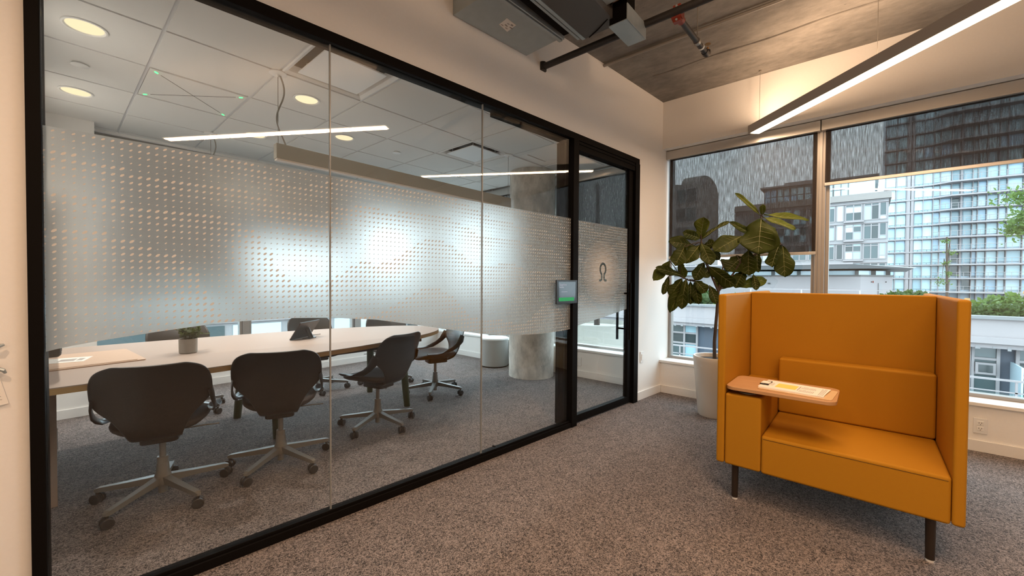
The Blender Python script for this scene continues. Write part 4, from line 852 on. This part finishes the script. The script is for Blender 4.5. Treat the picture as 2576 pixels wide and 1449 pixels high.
def ewin(p, x, y0, y1, z0, z1, cols, rows, mats, t=0.07, fm='ewhite'):
    lx, ly, lz = p.location
    f = B(); ys = [y0 + (y1 - y0) * i / cols for i in range(cols + 1)]; zs = [z0 + (z1 - z0) * i / rows for i in range(rows + 1)] if isinstance(rows, int) else [z0 + (z1 - z0) * r for r in rows]
    for y in ys: f.box((x - 0.06 - lx, y - t / 2 - ly, z0 - lz), (x + 0.04 - lx, y + t / 2 - ly, z1 - lz))
    for z in zs: f.box((x - 0.05 - lx, y0 - ly, z - t / 2 - lz), (x + 0.04 - lx, y1 - ly, z + t / 2 - lz))
    wd = obj('window', f, fm, p)
    for i in range(len(ys) - 1):
        for j in range(len(zs) - 1): obj('window_pane', B().box((x - lx, ys[i] + t / 2 - ly, zs[j] + t / 2 - lz), (x + 0.03 - lx, ys[i + 1] - t / 2 - ly, zs[j + 1] - t / 2 - lz)), er.choice(mats), wd)
    return wd
for y0, y1, c in ((5.45, 6.5, 2), (7.2, 8.4, 2), (2.6, 3.9, 2), (0.2, 1.4, 2), (-1.7, -0.7, 1), (-2.92, -2.42, 1), (-2.36, -1.95, 1), (-4.3, -3.28, 2), (-5.9, -4.9, 1)):
    ewin(o, 18.30, y0, y1, -3.1, -0.62, c, (0, .28, .42, .68, .86, 1), ['eg2', 'eg3', 'eg1', 'eg2'])
ex(o, 18.18, 18.27, -2.87, -2.47, -1.42, -1.08, 'opening_sash', 'ewhite'); ex(o, 18.17, 18.18, -2.81, -2.53, -1.36, -1.14, 'sash_pane', 'eg3')
ex(o, 17.2, 18.35, -3.2, -3.16, -3.2, -1.0, 'privacy_screen', 'eg5')
lr = empty('terrace_railing', (16.5, 0, -3.2)); tag(lr, 'white metal and glass railing in front of the terrace block', 'railing')
ex(lr, 16.48, 16.53, -12, 20, -1.30, -1.25, 'top_rail', 'ewhite'); ex(lr, 16.49, 16.52, -12, 20, -1.60, -1.57, 'mid_rail', 'ewhite')
for k in range(22): y = -11.5 + 1.42 * k; ex(lr, 16.49, 16.53, y, y + 0.045, -3.2, -1.3, 'post', 'ewhite')
for k in range(21): y = -11.42 + 1.42 * k; ex(lr, 16.505, 16.515, y, y + 1.30, -2.9, -1.62, 'glass_panel', 'railg')

# ---- planting on the terrace roof
def leaf_cloud(name, pts, size, mat, parent, seed):
    rr = random.Random(seed); b = B()
    for p in pts:
        a, e, t = rr.uniform(0, 6.28), rr.uniform(-.6, 1.2), rr.uniform(0, 6.28); s = size * rr.uniform(.6, 1.3)
        d = Vector((math.cos(a) * math.cos(e), math.sin(a) * math.cos(e), math.sin(e))); q = d.orthogonal().normalized(); q = (q * math.cos(t) + d.cross(q) * math.sin(t))
        p = Vector(p); b.add([p, p + d * s * .5 + q * s * .3, p + d * s, p + d * s * .5 - q * s * .3], [(0, 1, 2, 3)])
    return obj(name, b, mat, parent, fix=False)
def blob(c, rx, ry, rz, n, rr):
    out = []
    for _ in range(n):
        v = Vector((rr.gauss(0, 1), rr.gauss(0, 1), rr.gauss(0, 1))).normalized() * rr.uniform(.72, 1.05); out.append((c[0] + v.x * rx, c[1] + v.y * ry, c[2] + abs(v.z) * rz))
    return out
hr = random.Random(31)
for k, (x, y, rx, ry, rz, l) in enumerate(((19.2, -3.6, 0.7, 1.3, 0.34, 'low dark hedge at the front edge of the terrace roof'), (21.2, -4.6, 0.9, 2.1, 0.70, 'taller green shrub behind the low roof hedge'),
                                         (21.4, -1.2, 0.9, 1.1, 0.66, 'rounded green shrub behind the sofa top on the terrace roof'), (19.4, -6.4, 0.7, 1.2, 0.40, 'pale green shrub at the far right of the terrace roof'),
                                         (20.5, 6.6, 0.9, 1.3, 0.75, 'green shrub on the terrace roof behind the fig'), (19.6, 4.0, 0.7, 1.1, 0.45, 'small green shrub on the terrace roof left of the sofa'))):
    s = empty('shrub', (x, y, 0.23)); tag(s, l, 'shrub', 'shrubs on the terrace roof')
    core = B()
    for t in range(7): a = hr.uniform(-.6, .6); c = hr.uniform(-.7, .7); core.lathe([(0.001, 0), (0.30 * rx, 0.05), (0.34 * rx, 0.4 * rz), (0.2 * rx, 0.65 * rz), (0.001, 0.72 * rz)], (a * rx, c * ry, 0), 9, False)
    obj('branches', core, 'hedge', s, smooth=True)
    leaf_cloud('foliage', blob((0, 0, 0), rx, ry, rz, 2600, hr), 0.16, 'hedge' if k % 2 == 0 else 'treel', s, 40 + k)
for (x, y, z1, l) in ((21.2, -3.95, 1.02, 'orange timber marker post with a white plate among the shrubs'), (21.0, -2.62, 0.75, 'short orange timber marker post among the shrubs')):
    s = empty('marker_post', (x, y, 0.23)); tag(s, l, 'post'); obj('shaft', B().box((-0.06, -0.06, 0), (0.06, 0.06, z1 - 0.23)), 'post', s)
    if z1 > 1: obj('plate', B().box((-0.08, -0.14, 0.55), (-0.062, 0.14, 0.70)), 'ewhite', s)
rl = empty('roof_railing', (22.3, 0, 0.23)); tag(rl, 'thin glass railing along the terrace roof', 'railing')
ex(rl, 22.28, 22.32, -10, 16, 0.93, 0.965, 'top_rail', 'ewhite')
for k in range(14): y = -9.8 + 2.0 * k; ex(rl, 22.28, 22.32, y, y + 0.04, 0.23, 0.93, 'post', 'emull')

# ---- white pavilion with a wide flat canopy roof
o = empty('white_pavilion', (45, 0, -3.2)); tag(o, 'low white pavilion under a wide grey canopy roof', 'building')
obj('wall', B().prism([(0, 0.42), (3.0, -1.65), (12, -1.65), (12, 22), (0, 22)], 0.0, 5.12), 'ewhite', o)
obj('clerestory', B().prism([(0.3, 0.6), (3.2, -1.4), (11.8, -1.4), (11.8, 21.8), (0.3, 21.8)], 5.12, 5.50), 'eg5', o)
b = B()
for y in (0.55, 2.6, 4.6, 6.6, 8.6, 10.6): b.box((0.1, y, 5.12), (0.35, y + 0.25, 5.50))
b.box((2.9, -1.5, 5.12), (3.2, -1.1, 5.5)).box((1.5, -0.55, 5.12), (1.75, -0.2, 5.5)); b.prism([(-0.05, 0.40), (2.98, -1.72), (12, -1.72), (12, -1.6), (3.0, -1.6), (0.05, 0.46), (0.05, 22), (-0.05, 22)], 5.0, 5.14)
obj('clerestory_post', b, 'steeld', o)
obj('canopy_roof', B().add([(-1.6, 1.2, 5.62), (2.2, -2.9, 5.70), (13, -3.0, 5.62), (13, 23, 5.62), (-1.6, 23, 5.62), (-1.9, 0.9, 6.0), (2.6, -3.1, 5.78), (13, -3.2, 6.05), (13, 23, 6.05), (-1.9, 23, 6.0)],
    [(0, 1, 2, 3, 4), (5, 9, 8, 7, 6), (0, 5, 6, 1), (1, 6, 7, 2), (2, 7, 8, 3), (3, 8, 9, 4), (4, 9, 5, 0)]), 'roofm', o)
obj('canopy_edge', B().box((-1.95, 0.9, 5.98), (-1.55, 23, 6.12)), 'ewhite', o)
obj('service_door', B().prism([(1.60, -0.72), (1.90, -0.93), (1.88, -0.97), (1.58, -0.76)], 3.2, 4.45), 'egrey', o)
obj('wall_lamp', B().box((0.95, -0.32, 4.50), (1.1, -0.16, 4.60)), 'dark', o); obj('wall_lamp', B().box((2.3, -1.26, 4.50), (2.45, -1.10, 4.60)), 'dark', o); obj('alarm_box', B().box((1.1, -0.42, 4.47), (1.25, -0.30, 4.63)), 'red', o); obj('wall_lamp', B().box((-0.12, 6.9, 4.3), (0.0, 7.1, 4.42)), 'dark', o)

# ---- mid-rise block behind the pavilion
o = empty('mid_rise_block', (72, 0, -3.2)); tag(o, 'pale mid-rise block with rows of paired windows behind the pavilion', 'building')
ex(o, 72, 86, -1.95, 16, -3.2, 12.33, 'body', 'egrey'); ex(o, 71.6, 86, -2.2, 16, 12.33, 13.2, 'parapet', 'ebeige')
ex(o, 74, 86, -0.6, 12.3, 13.2, 15.7, 'penthouse', 'eg0'); ex(o, 73.2, 86, -1.0, 12.8, 15.7, 15.95, 'penthouse_roof', 'egrey'); ex(o, 74.5, 84, 5.0, 9.8, 15.95, 16.5, 'roof_plant', 'egrey')
for k in range(6): ewin(o, 73.95, 2.2 + 1.7 * k, 3.8 + 1.7 * k, 13.3, 15.5, 2, 2, ['eg4', 'eg0'], 0.09, 'steeld')
for z0, z1 in ((4.47, 6.52), (7.11, 9.16), (9.69, 11.85), (1.8, 3.9)):
    for y0, y1, c, rws in ((-1.75, -1.12, 1, (0, .22, 1)), (-1.02, 0.45, 2, (0, .86, 1)), (0.72, 2.36, 2, (0, .5, .86, 1)), (2.62, 3.30, 1, 1), (3.55, 4.6, 1, (0, .86, 1)), (4.9, 6.4, 2, (0, .5, 1)), (6.7, 8.3, 2, 2), (8.6, 10.2, 2, 2), (10.5, 12.1, 2, 2), (12.4, 14.0, 2, 2)):
        ewin(o, 71.97, y0, y1, z0, z1, c, rws, ['eg1', 'eg2', 'eg2', 'eg3', 'eg0'], 0.10)
    ex(o, 71.55, 72, 0.45, 2.55, z0 - 0.28, z0 - 0.08, 'bay_sill', 'ewhite'); ex(o, 71.8, 72, -1.95, 16, z1 + 0.06, z1 + 0.16, 'band', 'ewhite')

# ---- glass tower with balconies
o = empty('glass_tower', (105, 0, -3.2)); tag(o, 'tall pale blue glass apartment tower with stacked balconies', 'building')
ex(o, 105.6, 125, -26, -2.2, -3.2, 62, 'core', 'emull')
PZ = 2.405
NF = 22
BAYS = [(-3.75, -2.4), (-5.15, -3.95), (-7.4, -6.35), (-8.6, -7.5), (-9.5, -8.8), (-10.85, -9.65), (-11.9, -11.05), (-13.4, -12.45), (-14.0, -13.5), (-15.0, -14.1), (-16.3, -15.15), (-17.2, -16.45), (-18.9, -17.4), (-20.4, -19.1)]
wm = {}
for k, (a, c) in enumerate(BAYS):
    for t, mt in enumerate(EG):
        mm = B().box((0, a, 0.42), (0.12, c, PZ - 0.28)).mesh('window'); mm.materials.append(MAT[mt]); wm[k, t] = mm
sill = {k: B().box((-0.02, a, 0.10), (0.10, (a + c) / 2 - 0.04, 0.36)).box((-0.02, (a + c) / 2 + 0.04, 0.10), (0.10, c, 0.36)).mesh('transom') for k, (a, c) in enumerate(BAYS)}
for mm in sill.values(): mm.materials.append(MAT['eg1'])
slabm = B().prism([(0.55, -26), (-0.9, -22), (-1.35, -18.5), (-1.5, -16.2), (-1.7, -13.2), (-1.9, -10.8), (-0.25, -8.4), (-0.2, -2.1), (0.6, -2.1)], -0.16, 0.06).mesh('floor_slab'); slabm.materials.append(MAT['ewhite'])
railm = B(); path = [(-0.85, -22), (-1.30, -18.5), (-1.45, -16.2), (-1.65, -13.2), (-1.85, -10.8), (-0.4, -8.7)]
for (x0, y0), (x1, y1) in zip(path, path[1:]):
    railm.tube([(x0, y0, 1.0), (x1, y1, 1.0)], 0.035, 4).tube([(x0, y0, 0.55), (x1, y1, 0.55)], 0.02, 4)
    for q in range(3): t = q / 3; railm.tube([(x0 + (x1 - x0) * t, y0 + (y1 - y0) * t, 0.06), (x0 + (x1 - x0) * t, y0 + (y1 - y0) * t, 1.0)], 0.03, 4)
railm = railm.mesh('balcony_railing'); railm.materials.append(MAT['ewhite'])
fins = B()
for y in (-2.3, -3.85, -5.25, -6.2, -7.45, -8.7, -9.58, -10.95, -12.2, -13.45, -14.05, -15.08, -16.38, -17.3, -19.0): fins.box((-0.06, y - 0.05, 0), (0.62, y + 0.05, 56))
fins.box((-0.12, -5.75, 0), (0.62, -5.32, 56)).box((-0.12, -6.15, 0), (0.62, -5.85, 56)).box((-0.5, -12.15, 0), (0.62, -11.98, 56))
obj('vertical_fins', fins, 'ewhite', o)
for f in range(-1, NF):
    z = 2.17 + PZ * f + 3.2
    for nm, mm in (('floor_slab', slabm), ('balcony_railing', railm)):
        q = bpy.data.objects.new(nm, mm); link(q, o); q.location = (0, 0, z)
    if f > 10: continue
    for k in range(len(BAYS)):
        rec = 0.5 if k in (6, 7) else 0.44
        t = er.choice([0, 0, 0, 5, 5, 4, 1]) if k not in (6, 7) else er.choice([1, 1, 2, 0]); q = bpy.data.objects.new('window', wm[k, t]); link(q, o); q.location = (rec, 0, z)
        if k < 6: s = bpy.data.objects.new('transom', sill[k]); link(s, o); s.location = (rec, 0, z)
for z in range(11, NF): pass
obj('upper_glazing', B().box((0.45, -21, 3.2 + 2.17 + PZ * 11 + .1), (0.6, -2.2, 60)), 'eg5', o)

# ---- more towers standing dark against the sky behind the screens
o = empty('domed_tower', (60, 19.4, -3.2)); tag(o, 'grey tower with a domed top showing through the left blind', 'building')
obj('shaft', B().box((0, -1.75, 0), (9, 6.0, 18.4)), 'ebeige', o); obj('stair_head', B().box((0, 1.3, 18.4), (9, 6.0, 18.5)), 'ebeige', o)
obj('dome', B().prismy([(0, 18.4)] + [(4.5 - 4.5 * math.cos(math.pi * t / 10), 18.4 + 1.6 * math.sin(math.pi * t / 10)) for t in range(11)] + [(9, 18.4)], -1.6, 0.9), 'ebeige', o)
for k in range(6): ewin(o, 59.97, 18.2, 21.0, -1 + 2.7 * k, 1.0 + 2.7 * k, 2, 1, ['eg2', 'eg3'], 0.1, 'egrey')

# ---- building seen under the film through the far windows
o = empty('courtyard_block', (3, 27, -3.2)); tag(o, 'pale blue glazed block beyond the far meeting room windows', 'building')
ex(o, -30, 30, 27, 40, -3.2, 1.0, 'body', 'egrey')
for f in range(2):
    z = -3.0 + 1.9 * f
    b = B()
    for k in range(20):
        x = -28 + 2.9 * k
        wn_ = obj('window', B().box((x - 3, -0.06, z + 3.2 + 0.35), (x + 2.5 - 3, 0.02, z + 3.2 + 1.65)), er.choice(EG), o)
    obj('spandrel', B().box((-33, -0.15, z + 3.2 - 0.1), (27, 0.0, z + 3.2 + 0.25)), 'ewhite', o)

# ---- street tree at the right edge, slim tree before the tower, potted tree outside the door window
def tree(name, loc_, crown, trunk, n, size, mat, label, seed):
    t = empty(name, loc_); tag(t, label, 'tree'); rr = random.Random(seed)
    tk = B().tube(trunk, [0.09 * (1 - 0.6 * i / (len(trunk) - 1)) + 0.012 for i in range(len(trunk))], 8)
    pts = []
    for c in crown:
        tk.tube([trunk[-1] if c[2] > trunk[-1][2] else trunk[len(trunk) // 2], ((trunk[-1][0] + c[0]) / 2, (trunk[-1][1] + c[1]) / 2, (trunk[-1][2] + c[2]) / 2 + .1), c[:3]], [0.03, 0.02, 0.008], 5)
        for _ in range(n): v = Vector((rr.gauss(0, .5), rr.gauss(0, .5), rr.gauss(0, .32))) * c[3]; pts.append((c[0] + v.x, c[1] + v.y, c[2] + v.z))
    obj('trunk', tk, 'bark', t, smooth=True); leaf_cloud('crown', pts, size, mat, t, seed)
tree('street_tree', (15, -3.58, -3.2), [(-0.17, 1.01, 6.44, 0.32), (0.0, 0.87, 5.98, 0.29), (0.0, 0.69, 5.69, 0.35), (0.12, 0.4, 6.73, 0.46), (0.0, 0.0, 6.27, 0.52), (0.0, 0.23, 7.19, 0.4), (0.0, -0.46, 6.68, 0.52), (0.06, 0.95, 5.75, 0.23), (0.0, 0.0, 5.58, 0.4)], [(0, 0, 0), (0, .05, 2.0), (0.03, .1, 4.2), (0, .15, 5.6)], 210, .095, 'treel', 'leafy green street tree at the right edge of the window', 61)
tree('slim_tree', (40, -4.1, -3.2), [(0, 0, 5.1, .28), (0, .1, 5.8, .25), (.1, -.15, 6.5, .22), (0, .15, 7.3, .2), (0, .3, 4.5, .35)], [(0, 0, 0), (0, 0, 2.5), (0, .05, 5.0), (0, .1, 7.6)], 60, .13, 'treel', 'slim young tree standing before the glass tower', 62)
o = empty('concrete_tree_planter', (6.4, 3.6, -3.2)); tag(o, 'wide grey concrete planter outside the meeting room window', 'planter')
obj('bowl', B().lathe([(0.0001, 0.0), (0.5, 0.0), (0.56, 3.36), (0.60, 3.66), (0.62, 3.73), (0.57, 3.74), (0.54, 3.66), (0.0001, 3.65)], n=40, caps=False), 'cpot', o, smooth=True)
obj('stem', B().tube([(0, 0, 3.45), (0.03, 0.02, 4.2), (0.0, 0.0, 5.2), (0.05, 0.04, 6.2)], [0.055, 0.045, 0.04, 0.03], 10), 'bark', o, smooth=True)
